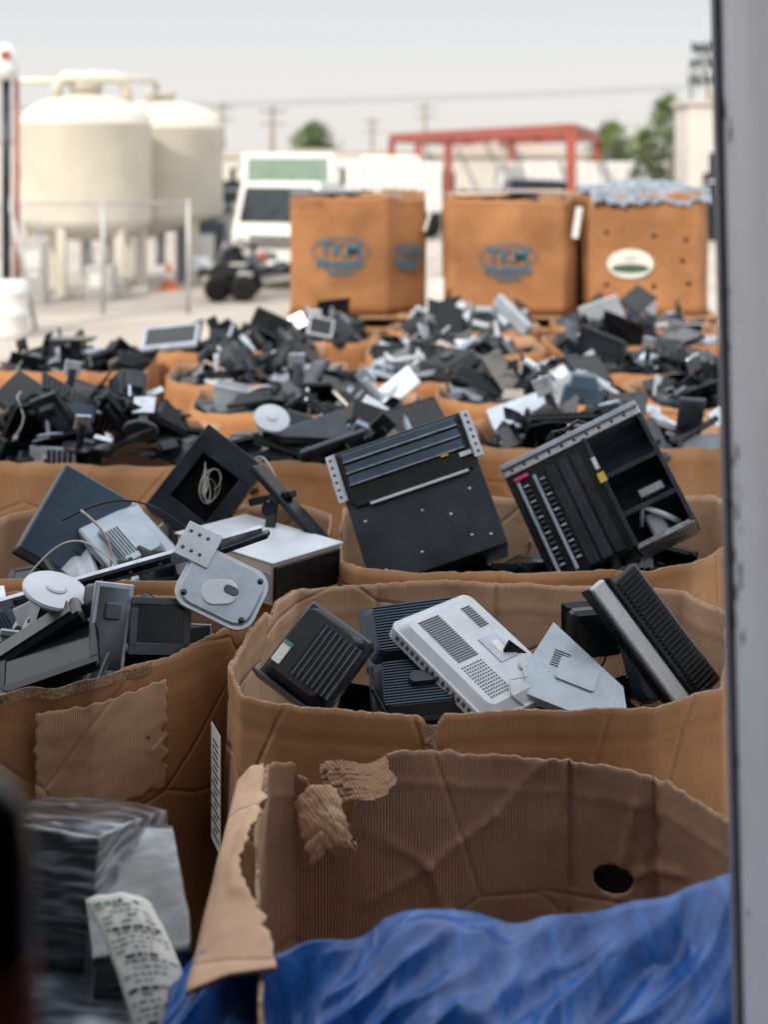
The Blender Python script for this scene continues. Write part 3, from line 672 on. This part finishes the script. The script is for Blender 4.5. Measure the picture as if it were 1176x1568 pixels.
# ================================================================== TARP
m,nt,b=newmat('blue_tarpaulin'); N=nt.nodes;L=nt.links
tc=N.new('ShaderNodeTexCoord'); n=N.new('ShaderNodeTexNoise'); n.inputs['Scale'].default_value=9; n.inputs['Detail'].default_value=6; n.inputs['Distortion'].default_value=.6
mp=N.new('ShaderNodeMapping'); mp.inputs['Rotation'].default_value=(0,0,.7); mp.inputs['Scale'].default_value=(2.6,.6,1); L.new(tc.outputs['Object'],mp.inputs['Vector']); L.new(mp.outputs['Vector'],n.inputs['Vector'])
r=N.new('ShaderNodeValToRGB'); r.color_ramp.elements[0].position=.32; r.color_ramp.elements[1].position=.72; r.color_ramp.elements[0].color=(.003,.045,.21,1); r.color_ramp.elements[1].color=(.012,.105,.37,1)
L.new(n.outputs['Fac'],r.inputs['Fac']); L.new(r.outputs['Color'],b.inputs['Base Color']); b.inputs['Roughness'].default_value=.34; b.inputs['Specular IOR Level'].default_value=.4
bp=N.new('ShaderNodeBump'); bp.inputs['Strength'].default_value=.9; bp.inputs['Distance'].default_value=.009; L.new(n.outputs['Fac'],bp.inputs['Height']); L.new(bp.outputs['Normal'],b.inputs['Normal'])
M['tarp']=m
def lerpl(pts,x):
    for i in range(len(pts)-1):
        if x<=pts[i+1][0]:
            f=(x-pts[i][0])/(pts[i+1][0]-pts[i][0]); f=max(0,min(1,f)); f=f*f*(3-2*f); return pts[i][1]+(pts[i+1][1]-pts[i][1])*f
    return pts[-1][1]
back=[(-.45,.76),(-.36,.81),(-.22,.80),(-.1,.845),(.07,.90),(.16,.905),(.28,.87),(.36,.88),(.55,.935),(.73,.965),(.80,.92)]
def tarp(u,v):
    x=-.46+1.26*u
    zb=lerpl(back,x)
    s=v*1.15-.12
    if s<0: y=3.0+s*-.5; z=zb+s*3.0
    elif s<.55: y=3.0-s*.85; z=zb-.12*s
    else: y=3.0-.55*.85-.06*(s-.55); z=zb-.066-(s-.55)*1.3
    def rg(a,b_,c,sd): 
        q=noise.noise(Vector((a,b_,sd))); return c*(1-2.4*min(.8,math.sqrt(q*q+.0004)))
    wx_=x+.04*noise.noise(Vector((x*4,y*4,7))); wy_=y+.04*noise.noise(Vector((x*4,y*4,11)))
    d=rg(wx_*3.2-wy_*3.4,wy_*1.1+wx_*.7,.075,1)+rg(wx_*6.5-wy_*7.0,wy_*2.0+wx_*1.4,.040,4)+rg(wx_*14-wy_*9,wy_*6,.010,8)
    d-=.08
    k=min(1,max(.4,(s+.05)/.2)) if s<.2 else 1
    return Vector((x+.03*noise.noise(Vector((x*5,y*5,2))),y-.4*d*(1 if s>.5 else .3),z+d*k))
sheet('blue_tarp',tarp,420,260,['tarp'],0)

# ================================================================== WRAPPED BUNDLE bottom-left
m,nt,b=newmat('stretch_wrap'); N=nt.nodes;L=nt.links
tc=N.new('ShaderNodeTexCoord'); mp=N.new('ShaderNodeMapping'); mp.inputs['Scale'].default_value=(3,5,26); mp.inputs['Rotation'].default_value=(.5,.9,.3); L.new(tc.outputs['Object'],mp.inputs['Vector'])
n=N.new('ShaderNodeTexNoise'); n.inputs['Scale'].default_value=2; n.inputs['Detail'].default_value=8; n.inputs['Distortion'].default_value=.5; L.new(mp.outputs['Vector'],n.inputs['Vector'])
nb=N.new('ShaderNodeTexNoise'); nb.inputs['Scale'].default_value=4; nb.inputs['Detail'].default_value=2; L.new(tc.outputs['Object'],nb.inputs['Vector'])
r=N.new('ShaderNodeValToRGB'); r.color_ramp.elements[0].position=.42; r.color_ramp.elements[1].position=.70; r.color_ramp.elements[0].color=(.04,.05,.062,1); r.color_ramp.elements[1].color=(.30,.34,.39,1)
L.new(n.outputs['Fac'],r.inputs['Fac'])
r2=N.new('ShaderNodeValToRGB'); r2.color_ramp.elements[0].position=.42; r2.color_ramp.elements[1].position=.58; r2.color_ramp.elements[0].color=(.30,.32,.35,1); r2.color_ramp.elements[1].color=(1,1,1,1); L.new(nb.outputs['Fac'],r2.inputs['Fac'])
mxx=N.new('ShaderNodeMix'); mxx.data_type='RGBA'; mxx.blend_type='MULTIPLY'; mxx.inputs[0].default_value=1; L.new(r.outputs['Color'],mxx.inputs[6]); L.new(r2.outputs['Color'],mxx.inputs[7])
L.new(mxx.outputs[2],b.inputs['Base Color']); b.inputs['Roughness'].default_value=.16; b.inputs['Coat Weight'].default_value=.6
bp=N.new('ShaderNodeBump'); bp.inputs['Strength'].default_value=.6; bp.inputs['Distance'].default_value=.008; L.new(n.outputs['Fac'],bp.inputs['Height']); L.new(bp.outputs['Normal'],b.inputs['Normal']); L.new(bp.outputs['Normal'],b.inputs['Coat Normal'])
M['wrap']=m
wr=empty('shrink_wrapped_bundle',(0,0,0))
def wblock(name,c,s,rz,rx,seed):
    bm=bmesh.new(); bmesh.ops.create_cube(bm,size=1); bmesh.ops.subdivide_edges(bm,edges=bm.edges,cuts=22,use_grid_fill=True)
    R=Matrix.Rotation(rad(rz),4,'Z')@Matrix.Rotation(rad(rx),4,'X')
    for v in bm.verts:
        p=v.co.copy(); q=Vector((p.x*s[0],p.y*s[1],p.z*s[2]))
        k=(abs(p.x)+abs(p.y)+abs(p.z))/1.5; q*=1-.20*max(0,k-.62)
        q+=q.normalized()*(.014*noise.noise(Vector((q.x*6+seed,q.y*6,q.z*6)))+.006*(1-2*abs(noise.noise(Vector((q.x*9+seed+q.z*9,q.y*4,q.z*9-q.x*6))))))
        v.co=R@q+Vector(c)
    me=bpy.data.meshes.new(name); bm.to_mesh(me); bm.free(); me.materials.append(M['wrap'])
    for p in me.polygons: p.use_smooth=True
    o=bpy.data.objects.new(name,me); scene.collection.objects.link(o); o.parent=wr
wblock('wrapped_unit_1',(-.76,3.38,.76),(.34,.42,.30),-14,-16,1)
wblock('wrapped_unit_2',(-.57,3.24,.66),(.22,.44,.36),14,10,4)
wblock('wrapped_unit_3',(-.70,2.98,.54),(.44,.36,.34),-10,-12,9)
wblock('wrapped_unit_4',(-.75,3.1,.2),(.6,.7,.38),0,0,12)
def lab(u,v):
    return Vector((-.635+.13*u+.16*v+.01*math.sin(v*3),3.02+.05*u-.20*v,.90-.03*u-.18*v-.08*v*v+.006*noise.noise(Vector((u*4,v*6,0)))+.02*math.sin(u*3.14)))
sheet('shipping_label',lab,14,30,['paper'],.001,wr)
mb=MB(); random.seed(3)
for i in range(26):
    v0=.05+i*.035
    u0=.07+random.uniform(0,.02)
    while u0<.9:
        wd=random.uniform(.03,.16)
        if random.random()<.7 and u0+wd<.94:
            hh=.009 if i%5 else .02
            p=lab(u0,v0); p2=lab(u0+wd,v0); p3=lab(u0+wd,v0+hh); p4=lab(u0,v0+hh)
            nn=(p2-p).cross(p4-p).normalized(); nn=nn if nn.z>0 else -nn
            k='grn' if i<3 and u0<.3 else ('mid' if random.random()<.6 else 'ink')
            mb.add([p+nn*.003,p2+nn*.003,p3+nn*.003,p4+nn*.003],[[0,1,2,3]],k)
        u0+=wd+.035
mb.make('label_printing',wr,False)

# ================================================================== WAREHOUSE the camera stands in
bld=empty('warehouse_building')
mb=MB()
def jamb(x0,x1,y0,y1,k,lean=.022,z1=3.4):
    vs=[];
    for z in(0,z1):
        dx=-lean*(z-1.0)
        for a,b_ in((x0,y0),(x1,y0),(x1,y1),(x0,y1)): vs.append((a+dx,b_,z))
    mb.add(vs,[[0,1,2,3],[4,5,6,7],[0,1,5,4],[1,2,6,5],[2,3,7,6],[3,0,4,7]],k)
jamb(.632,.92,2.20,2.50,'paint'); jamb(.620,.66,2.502,2.53,'jambshade'); jamb(.624,.632-.001,2.28,2.30,'paint'); jamb(.6,.92,2.0,2.198,'paint')
mb.make('door_jamb',bld)
mb=MB(); random.seed(11)
for i in range(40):
    z=random.choice([random.uniform(1.6,1.95),random.uniform(1.1,2.7)]); y=random.choice([2.485,2.31,2.45])+random.uniform(-.012,.012)
    s=random.uniform(.003,.011); P=[(s*random.uniform(.5,1)*math.cos(t),s*random.uniform(.8,2.2)*math.sin(t)) for t in[k*.785 for k in range(8)]]
    prism(mb,P,0,.001,'rust',T((.6315-.022*(z-1),y,z),(0,-1,0),(0,0,1)))
mb.make('chipped_paint',bld)
mb=MB()
ZR=5.5
def blk(x0,x1,y0,y1,z0,z1,k): cb(mb,(x1-x0,y1-y0,z1-z0),k,Tr((x0+x1)/2,(y0+y1)/2,(z0+z1)/2),.005)
blk(.93,9,2.25,2.50,0,3.4,'wallm'); blk(-18,-3.6,2.25,2.50,0,3.4,'wallm'); blk(-18,9,2.25,2.50,3.405,ZR,'wallm'); 
mb.make('front_wall',bld)
mb=MB(); blk(-18,9,-12,2.5,ZR+.005,ZR+.15,'wallm'); blk(-18,9,-12.2,-12.005,0,ZR,'wallm'); blk(-18.2,-18.005,-12,2.5,0,ZR,'wallm'); blk(9.005,9.2,-12,2.5,0,ZR,'wallm'); mb.make('roof_and_rear_walls',bld)
mb=MB(); lathe(mb,[(.001,0),(.12,0),(.12,.02),(.062,.03),(.06,1.88),(.052,1.93),(.03,1.955),(.001,1.96)],'blk',Tr(-.355,1.2,0),28)
lathe(mb,[(.0603,1.72),(.062,1.73),(.062,1.80),(.0603,1.81)],'redst',Tr(-.355,1.2,0),28)
mb.make('black_bollard')

# ================================================================== GROUND
m,nt,b=newmat('concrete_yard'); N=nt.nodes;L=nt.links
tc=N.new('ShaderNodeTexCoord'); n=N.new('ShaderNodeTexNoise'); n.inputs['Scale'].default_value=.35; n.inputs['Detail'].default_value=9; n.inputs['Roughness'].default_value=.62; L.new(tc.outputs['Object'],n.inputs['Vector'])
r=N.new('ShaderNodeValToRGB'); r.color_ramp.elements[0].position=.3; r.color_ramp.elements[1].position=.7; r.color_ramp.elements[0].color=(.29,.255,.225,1); r.color_ramp.elements[1].color=(.42,.385,.35,1)
L.new(n.outputs['Fac'],r.inputs['Fac']); L.new(r.outputs['Color'],b.inputs['Base Color']); b.inputs['Roughness'].default_value=.85
n2=N.new('ShaderNodeTexNoise'); n2.inputs['Scale'].default_value=25; n2.inputs['Detail'].default_value=6; L.new(tc.outputs['Object'],n2.inputs['Vector'])
bp=N.new('ShaderNodeBump'); bp.inputs['Strength'].default_value=.4; bp.inputs['Distance'].default_value=.02; L.new(n2.outputs['Fac'],bp.inputs['Height']); L.new(bp.outputs['Normal'],b.inputs['Normal'])
M['ground']=m
mb=MB(); mb.add([(-1500,-300,0),(1500,-300,0),(1500,3000,0),(-1500,3000,0)],[[0,1,2,3]],'ground'); mb.make('ground',None,False)

# ================================================================== TANKS
def tank(x,y,r,z0,z1):
    mb=MB(); H=z1-z0; P=[(.001,z0)]
    for i in range(1,9):
        a=i/8*math.pi/2; P.append((r*math.sin(a),z0+.42-.42*math.cos(a)))
    P.append((r,z1-.55)); P.append((r*1.006,z1-.54));P.append((r,z1-.53))
    for i in range(1,9):
        a=i/8*math.pi/2; P.append((max(.001,r*math.cos(a)),z1-.52+.52*math.sin(a)))
    lathe(mb,P,'tank',Tr(x,y,0),48)
    for k in range(6):
        a=k*math.pi/3+.3; px=x+r*.86*math.cos(a);py=y+r*.86*math.sin(a); cb(mb,(.16,.16,z0+.5),'tank',Tr(px,py,(z0+.5)/2+.02),.01); cb(mb,(.35,.35,.06),'conc',Tr(px,py,.03),.01)
    lathe(mb,[(.001,z1-.05),(.28,z1-.05),(.28,z1+.12),(.33,z1+.13),(.33,z1+.18),(.001,z1+.2)],'tank',Tr(x,y,0),24)
    tube(mb,[(x,y,z0),(x,y,.3)],.1,'galv')
    mb.make('storage_tank')
tank(-5.45,26.0,1.18,.95,3.62); tank(-4.5,28.6,1.25,.95,3.60)
mb=MB()
tube(mb,[(-5.9,25.7,3.5),(-5.9,25.7,3.8),(-5.8,25.7,3.92),(-4.9,25.8,3.92),(-4.75,25.9,3.87),(-4.72,26,3.7),(-4.7,26,3.4)],.10,'tank',None,10)
tube(mb,[(-5.45,26,3.7),(-5.45,26,4.0),(-4.6,28.4,4.0),(-4.5,28.5,3.7)],.07,'tank',None,10)
tube(mb,[(-7.2,25.8,3.85),(-5.6,25.8,3.85)],.06,'tank',None,10)
mb.make('tank_pipework')
mb=MB()
fy=22.5; x0,x1=-8.5,-3.1; hh=1.75
for i in range(5):
    x=x0+(x1-x0)*i/4; tube(mb,[(x,fy,0),(x,fy,hh+.05)],.035,'galv',None,8)
tube(mb,[(x0,fy,hh),(x1,fy,hh)],.022,'galv'); tube(mb,[(x0,fy,.1),(x1,fy,.1)],.012,'galv')
sp=.11
def clip(p,q):
    if p.x>q.x: p,q=q,p
    if q.x<x0 or p.x>x1: return None
    d=q-p
    if p.x<x0: p=p+d*((x0-p.x)/d.x); d=q-p
    if q.x>x1: q=p+d*((x1-p.x)/d.x)
    return p,q
for i in range(int((x1-x0+hh)/sp)):
    for sgn in(1,-1):
        a=x0-hh+i*sp if sgn==1 else x0+i*sp
        c=clip(Vector((a,fy,.05)),Vector((a+sgn*hh,fy,hh)))
        if c and (c[1]-c[0]).length>.05: tube(mb,[c[0]+Vector((0,.003*sgn,0)),c[1]+Vector((0,.003*sgn,0))],.004,'galv',None,3)
mb.make('chain_link_fence')
mb=MB(); random.seed(77)
for (x,y,w,d_,h,k) in((-6.6,24.5,.8,.6,.9,'conc'),(-4.9,24.6,.5,.5,.6,'galv'),(-3.6,28.2,.9,.6,1.2,'mid'),(-3.2,29.5,.8,.8,1.5,'galv'),(-5.9,24.0,.4,.3,1.1,'galv')):
    cb(mb,(w,d_,h),k,Tr(x,y,h/2),.02); cb(mb,(w*.6,.03,h*.4),'white',Tr(x,y-d_/2-.01,h*.6),.01); tube(mb,[(x-w*.3,y,h),(x-w*.3,y,h+.3),(x+w*.2,y,h+.3),(x+w*.2,y,h)],.03,'galv')
mb.make('pump_equipment')
mb=MB(); lathe(mb,[(.24,0),(.25,.05),(.24,.3),(.255,.32),(.24,.34),(.24,.6),(.255,.62),(.24,.64),(.24,.75),(.22,.78),(.001,.78)],'white',Tr(-5.15,19.6,0),28); mb.make('white_drum')
mb=MB(); lathe(mb,[(.17,.03),(.03,.5),(.001,.5)],'orange',Tr(-4.02,26.5,0),20); cb(mb,(.42,.42,.035),'orange',Tr(-4.02,26.5,.018),.01); lathe(mb,[(.128,.2),(.092,.32)],'white',Tr(-4.02,26.5,0),20) ; mb.make('traffic_cone')
mb=MB()
tube(mb,[(-5.32,20,0),(-5.32,20,4.0)],.06,'dkg',None,10); tube(mb,[(-5.3,20,2.0),(-4.9,20,.05)],.03,'galv'); tube(mb,[(-5.25,20.3,0),(-5.25,20.3,3.6)],.035,'redst')
lathe(mb,[(.001,3.55),(.16,3.55),(.18,3.7),(.17,3.9),(.08,4.05),(.001,4.08)],'white',Tr(-5.33,20,0),20); cb(mb,(.14,.02,.12),'redst',Tr(-5.28,19.82,3.9),.005)
cb(mb,(.5,.06,.1),'galv',Tr(-5.5,20,1.75),.01)
mb.make('sign_post')

# ================================================================== TRUCKS
def wheel(mb,x,y,r,w=.26):
    m=T((x,y,r),(0,0,1),(0,1,0)); lathe(mb,[(r*.55,-w/2),(r*.93,-w/2),(r,-w*.35),(r,w*.35),(r*.93,w/2),(r*.55,w/2),(r*.5,w*.3),(.001,w*.3)],'rub',m,24); lathe(mb,[(.001,-w*.42),(r*.52,-w*.42),(r*.55,-w*.3)],'galv',m,20)
def truck(name,loc,yaw,s=1,glass='glass',body='flat'):
    mb=MB(); W=2.05
    prof=[(0,.5),(1.75,.5),(1.75,2.4),(1.5,2.5),(.5,2.5),(.12,1.55),(0,1.3)]
    m=T((-W/2,0,0),(0,1,0),(0,0,1)); prism(mb,prof,0,W,'white',m)
    a=Vector((0,.12,1.57));b_=Vector((0,.47,2.38)); d=(b_-a); mm=T((0,(a.y+b_.y)/2-.012,(a.z+b_.z)/2),(1,0,0),d); cb(mb,(W*.88,d.length,.02),glass,mm,.01)
    tube(mb,[(-.3,.1,1.6),(.1,.22,1.9)],.012,'rub'); tube(mb,[(.3,.1,1.6),(.7,.22,1.9)],.012,'rub')
    for sx in(-1,1):
        cb(mb,(.02,.8,.6),glass,Tr(sx*(W/2+.005),.85,1.95),.01); cb(mb,(.01,.02,1.5),'dkg',Tr(sx*(W/2+.004),.38,1.25),.002)
        cb(mb,(.12,.06,.4),'rub',Tr(sx*(W/2+.2),.2,1.95),.02); tube(mb,[(sx*W/2,.3,2.2),(sx*(W/2+.2),.2,2.15)],.015,'rub')
        cb(mb,(.35,.05,.18),'glassg',Tr(sx*.75,-.02,.82),.02); cb(mb,(.14,.05,.1),'orange',Tr(sx*.95,-.02,1.0),.02)
        wheel(mb,sx*(W/2-.15),.75,.42); wheel(mb,sx*(W/2-.15),3.9,.42); wheel(mb,sx*(W/2-.42),3.9,.42)
    cb(mb,(1.1,.03,.3),'rub',Tr(0,-.01,1.12),.01)
    for i in range(4): cb(mb,(1.05,.03,.025),'galv',Tr(0,-.03,1.02+i*.07),.005)
    cb(mb,(W,.16,.28),'white',Tr(0,-.05,.5),.03)
    for sx in(-1,1): cb(mb,(.1,4.2,.2),'rub',Tr(sx*.4,3.2,.68),.01)
    if body=='flat': cb(mb,(2.1,3.4,.12),'dkg',Tr(0,3.6,.86),.01)
    else:
        cb(mb,(2.1,3.8,1.9),'white',Tr(0,3.8,1.8),.03)
    o=mb.make(name); o.location=loc; o.rotation_euler=(0,0,rad(yaw)); o.scale=(s,s,s); return o
truck('flatbed_truck',(-2.1,26.4,0),-22,.80)
truck('cab_over_truck',(-2.2,32.5,0),4,1.03,'glassg','flat')
truck('cab_over_truck',(.15,50,0),-8,1.0,'glassg','flat')
mb=MB()
for sx in(-1,1): beam(mb,(-3.2,24.7+sx*.35,.5),(-1.2,25.0+sx*.35,.5),.08,.12,'dkg')
for x in(-3.0,-2.3,-1.6): cb(mb,(.12,.8,.12),'dkg',Tr(x,24.85,.60),.01)
for x in(-2.85,-2.40):
    for yy in(24.3,25.4):
        mw=T((x,yy,.23),(1,0,.0),(0,0,1))@Matrix.Rotation(.5,4,'Y'); lathe(mb,[(.12,-.09),(.21,-.09),(.23,-.06),(.23,.06),(.21,.09),(.12,.09)],'rub',mw,22); lathe(mb,[(.001,.05),(.13,.06),(.13,-.06),(.001,-.05)],'bei',mw,18)
cb(mb,(.5,.5,.30),'dkg',Tr(-2.5,24.9,.78),.03); cb(mb,(.22,.2,.16),'redst',Tr(-2.1,24.7,.74),.03); tube(mb,[(-2.7,24.6,.8),(-2.5,24.5,1.05),(-2.2,24.7,.9)],.03,'rub')
tube(mb,[(-2.9,24.6,.6),(-2.75,24.5,1.0),(-2.6,24.6,.7)],.025,'galv'); cb(mb,(.3,.1,.25),'slv',Tr(-3.15,24.6,.62),.02)
random.seed(6)
for i in range(16): cb(mb,(random.uniform(.08,.25),random.uniform(.1,.2),random.uniform(.06,.2)),random.choice(['rub','dkg','galv','mid','bei']),Tr(random.uniform(-3.1,-1.5),24.5+random.uniform(-.1,.3),random.uniform(.35,.85))@Matrix.Rotation(random.uniform(-.6,.6),4,'Y'),.01)
mb.make('trailer_chassis')

# ================================================================== BACKGROUND STRUCTURES
mb=MB(); A=(5.0,38);B=(.3,55);C=(7.8,52);D=(3.1,69);zt=3.2
for p,q in((A,B),(A,C),(B,D),(C,D)): beam(mb,(p[0],p[1],zt),(q[0],q[1],zt),.22,.34,'redst',.02)
for i in range(1,6):
    f=i/6; p=Vector(A).lerp(Vector(B),f);q=Vector(C).lerp(Vector(D),f); beam(mb,(p.x,p.y,zt+.02),(q.x,q.y,zt+.02),.12,.18,'redst',.01)
for p in(A,B,C,D,tuple(Vector(A).lerp(Vector(B),.8)),tuple(Vector(A).lerp(Vector(B),.6)),tuple(Vector(C).lerp(Vector(D),.5))): beam(mb,(p[0],p[1],0),(p[0],p[1],zt-.15),.26,.26,'redst',.02)
beam(mb,(A[0],A[1],2.6),(A[0]+.45,A[1]+2.2,zt),.08,.08,'redst')
mb.make('red_steel_frame')
def building(name,x0,x1,y0,y1,h,gable=0,k='bwall'):
    e=empty(name); mb=MB(); blk2=lambda a,b,c,d,z0,z1,kk: cb(mb,(b-a,d-c,z1-z0),kk,Tr((a+b)/2,(c+d)/2,(z0+z1)/2),.01)
    blk2(x0,x1,y0,y1,0,h,k); w=mb.make('walls',e)
    mb=MB()
    if gable:
        P=[(x0-.3,h+.002),(x1+.3,h+.002),((x0+x1)/2,h+gable)]; prism(mb,P,0,y1-y0+.4,'broof',T((0,y1+.2,0),(1,0,0),(0,0,1)))
    else: cb(mb,(x1-x0+.2,y1-y0+.2,.15),'broof',Tr((x0+x1)/2,(y0+y1)/2,h+.08),.01)
    mb.make('roof',e)
    mb=MB(); n=max(1,int((x1-x0)/2.2))
    for i in range(n):
        cx=x0+(x1-x0)*(i+.5)/n; cb(mb,(1.0,.05,.8),'glass',Tr(cx,y0-.03,h*.55),.01); cb(mb,(1.15,.04,.06),'paint',Tr(cx,y0-.05,h*.55-.45),.01)
    cb(mb,(.95,.06,2.0),'dkg',Tr(x0+.9,y0-.03,1.0),.01)
    mb.make('windows_and_door',e)
building('storage_building',1.2,9.5,62,70,2.5,.75); building('white_building',-8.5,-3.2,44,50,2.45); building('office_building',9.0,13.5,42,44,4.0); building('low_building',7.5,26,64,72,2.2)
building('warehouse',-40,-9.5,70,85,3.2); building('low_building',-9,2,75,84,2.7)
mb=MB()
for i in range(9): tube(mb,[(9.1+i*.5,42.1,4.15),(9.1+i*.5,42.1,4.7)],.03,'rub')
tube(mb,[(9.1,42.1,4.7),(13.2,42.1,4.7)],.03,'rub'); cb(mb,(1.2,.8,.5),'conc',Tr(10.4,43,4.4),.02); mb.make('roof_railing')
for (x,y) in((-3.0,44.0),(4.5,47)):
    mb=MB(); cb(mb,(5.5,2.4,1.5),'white',Tr(x+2,y,1.55),.03)
    for i in range(18): cb(mb,(.04,.03,1.4),'slv',Tr(x-.6+i*.3,y-1.21,1.55),.005)
    cb(mb,(5.5,2.3,.15),'dkg',Tr(x+2,y,.72),.01)
    for xx in(x+3.4,x+4.3): lathe(mb,[(.001,-.12),(.45,-.12),(.45,.12),(.001,.12)],'rub',T((xx,y-1.0,.45),(1,0,0),(0,0,1)),20)
    cb(mb,(.1,.1,.7),'galv',Tr(x,y-.9,.36),.01); mb.make('white_trailer')
mb=MB(); m=T((1.6,29.0,0),(1,0,0),(0,0,1)); prism(mb,[(0,.45),(3.9,.45),(3.9,1.15),(2.4,1.2),(2.1,1.98),(1.0,2.02),(.75,1.2),(0,1.1)],-1.6,0,'dkm',m)
cb(mb,(.9,.02,.5),'glass',Tr(1.55+1.6,28.99,1.6),.01)
for xx in(2.3,4.7): lathe(mb,[(.001,-.12),(.36,-.12),(.36,.12),(.001,.12)],'rub',T((xx,29.0,.36),(1,0,0),(0,0,1)),20)
mb.make('pickup_truck')
def pole(x,y,z):
    mb=MB(); tube(mb,[(x,y,0),(x,y,z)],.15,'woodd',None,9,.11)
    for zz in(z-.3,z-.9): cb(mb,(1.3,.1,.1),'woodd',Tr(x,y,zz),.01)
    for k in(-.6,-.25,.25,.6): lathe(mb,[(.05,0),(.06,.06),(.03,.14),(.001,.15)],'galv',Tr(x+k,y,z-.25),8)
    mb.make('utility_pole')
pole(-9.1,80,5.5);pole(-5.5,70,5.0);pole(2.6,90,5.9);pole(-.8,95,5.1)
mb=MB()
for (p,q,sag) in(((-16,60,4.6),(14,60,5.55),.15),((-16,60,4.5),(14,60,5.4),.18)):
    p=Vector(p);q=Vector(q); tube(mb,[p.lerp(q,i/24)-Vector((0,0,sag*4*(i/24)*(1-i/24))) for i in range(25)],.013,'mid',None,4)
mb.make('power_line')
mb=MB(); tube(mb,[(20.3,90,0),(20.3,90,10)],.25,'galv',None,10,.15)
for zz,r in((9.4,.75),(8.4,.85),(7.4,.95)):
    for k in range(9):
        a=k*.7+zz; cb(mb,(.32,.1,.6),'leafd',Tr(20.3+r*math.cos(a),90+r*math.sin(a),zz+.1*math.sin(k*5))@Matrix.Rotation(a+1.57,4,'Z'),.02); tube(mb,[(20.3,90,zz),(20.3+r*math.cos(a),90+r*math.sin(a),zz)],.04,'galv',None,5)
mb.make('cell_tower')

# ================================================================== TREES
def tree(x,y,h,w,seed,cl=70,low=.35):
    random.seed(seed); mb=MB(); tube(mb,[(x,y,0),(x+.05,y,h*.3),(x-.03,y,h*.6),(x,y,h*.85)],.05*h*.5,'bark',None,8,.02)
    for i in range(9):
        a=random.uniform(0,6.28); z=h*random.uniform(.3,.7); tube(mb,[(x,y,z),(x+w*.3*math.cos(a),y+w*.3*math.sin(a),z+h*.12),(x+w*.45*math.cos(a),y+w*.45*math.sin(a),z+h*.2)],.03,'bark',None,5,.008)
    for c in range(cl):
        t=random.random(); zz=h*(low+(1-low)*t); rr=w*.5*math.sqrt(max(.05,1-(2*t-.9)**2))*random.uniform(.3,1.05); a=random.uniform(0,6.28)
        cx,cy=x+rr*math.cos(a),y+rr*math.sin(a); k='leaf1' if random.random()<.3+.5*t else 'leaf2'; cr=random.uniform(.08,.18)*w
        for l in range(34):
            p=Vector((cx,cy,zz))+Vector((random.gauss(0,1),random.gauss(0,1),random.gauss(0,.8)))*cr*.6; s=random.uniform(.04,.08)*max(1,w*.5)
            u=Vector((random.uniform(-1,1),random.uniform(-1,1),random.uniform(-1,1))).normalized(); v=u.orthogonal().normalized()
            mb.add([p-u*s,p+v*s*.6,p+u*s,p-v*s*.6],[[0,1,2,3]],k)
    mb.make('tree',None,False)
tree(9.15,46,4.4,1.7,1,130,.2); tree(9.3,58,3.8,1.9,2,80,.4); tree(-4.9,100,4.7,3.2,3,130,.4); tree(-10.3,80,4.6,1.1,4,80,.3); tree(8.4,46,3.3,1.1,5,60,.3); tree(-22,110,5,4,6,60,.3); tree(15,95,4.0,4,8,60,.3)

# ================================================================== LIGHT / SKY / CAMERA
el=37; sv=Vector((-.52,-.85,0)).normalized(); 
sun=bpy.data.lights.new('sun','SUN'); sun.energy=4.2; sun.angle=rad(.5); sun.color=(1,.89,.74)
so=bpy.data.objects.new('sun',sun); scene.collection.objects.link(so)
d=Vector((sv.x*math.cos(rad(el)),sv.y*math.cos(rad(el)),math.sin(rad(el)))); so.rotation_euler=(-d).to_track_quat('-Z','Y').to_euler()
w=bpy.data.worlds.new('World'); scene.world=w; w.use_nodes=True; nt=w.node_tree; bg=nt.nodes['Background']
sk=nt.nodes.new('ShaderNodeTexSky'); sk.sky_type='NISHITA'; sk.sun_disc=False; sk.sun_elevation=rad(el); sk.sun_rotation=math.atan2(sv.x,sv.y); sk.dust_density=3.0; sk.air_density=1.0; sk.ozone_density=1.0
# bright haze veil over the physical sky
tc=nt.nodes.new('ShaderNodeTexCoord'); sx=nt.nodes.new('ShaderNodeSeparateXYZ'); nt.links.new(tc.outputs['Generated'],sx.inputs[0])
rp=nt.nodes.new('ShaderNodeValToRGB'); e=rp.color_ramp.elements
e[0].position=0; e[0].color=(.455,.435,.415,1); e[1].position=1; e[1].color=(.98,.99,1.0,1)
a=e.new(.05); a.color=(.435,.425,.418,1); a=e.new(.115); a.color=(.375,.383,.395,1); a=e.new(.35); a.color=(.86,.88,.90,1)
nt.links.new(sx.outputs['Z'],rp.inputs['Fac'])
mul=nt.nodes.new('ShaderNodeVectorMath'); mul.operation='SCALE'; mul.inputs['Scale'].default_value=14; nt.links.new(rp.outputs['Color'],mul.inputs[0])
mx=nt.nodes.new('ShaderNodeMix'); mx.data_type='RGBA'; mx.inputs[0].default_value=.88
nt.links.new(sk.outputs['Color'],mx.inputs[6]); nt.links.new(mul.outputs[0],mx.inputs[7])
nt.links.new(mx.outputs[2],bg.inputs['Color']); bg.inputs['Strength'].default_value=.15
cam=bpy.data.cameras.new('camera'); co=bpy.data.objects.new('camera',cam); scene.collection.objects.link(co); scene.camera=co
co.location=(0,0,2.48); co.rotation_euler=(rad(90),0,0)
cam.sensor_fit='VERTICAL'; cam.sensor_height=36; cam.sensor_width=27; cam.lens=50; cam.shift_y=-544/1568
cam.clip_start=.05; cam.clip_end=5000
cam.dof.use_dof=True; cam.dof.focus_distance=4.4; cam.dof.aperture_fstop=1.6
scene.view_settings.view_transform='Standard'; scene.view_settings.look='None'; scene.view_settings.exposure=0
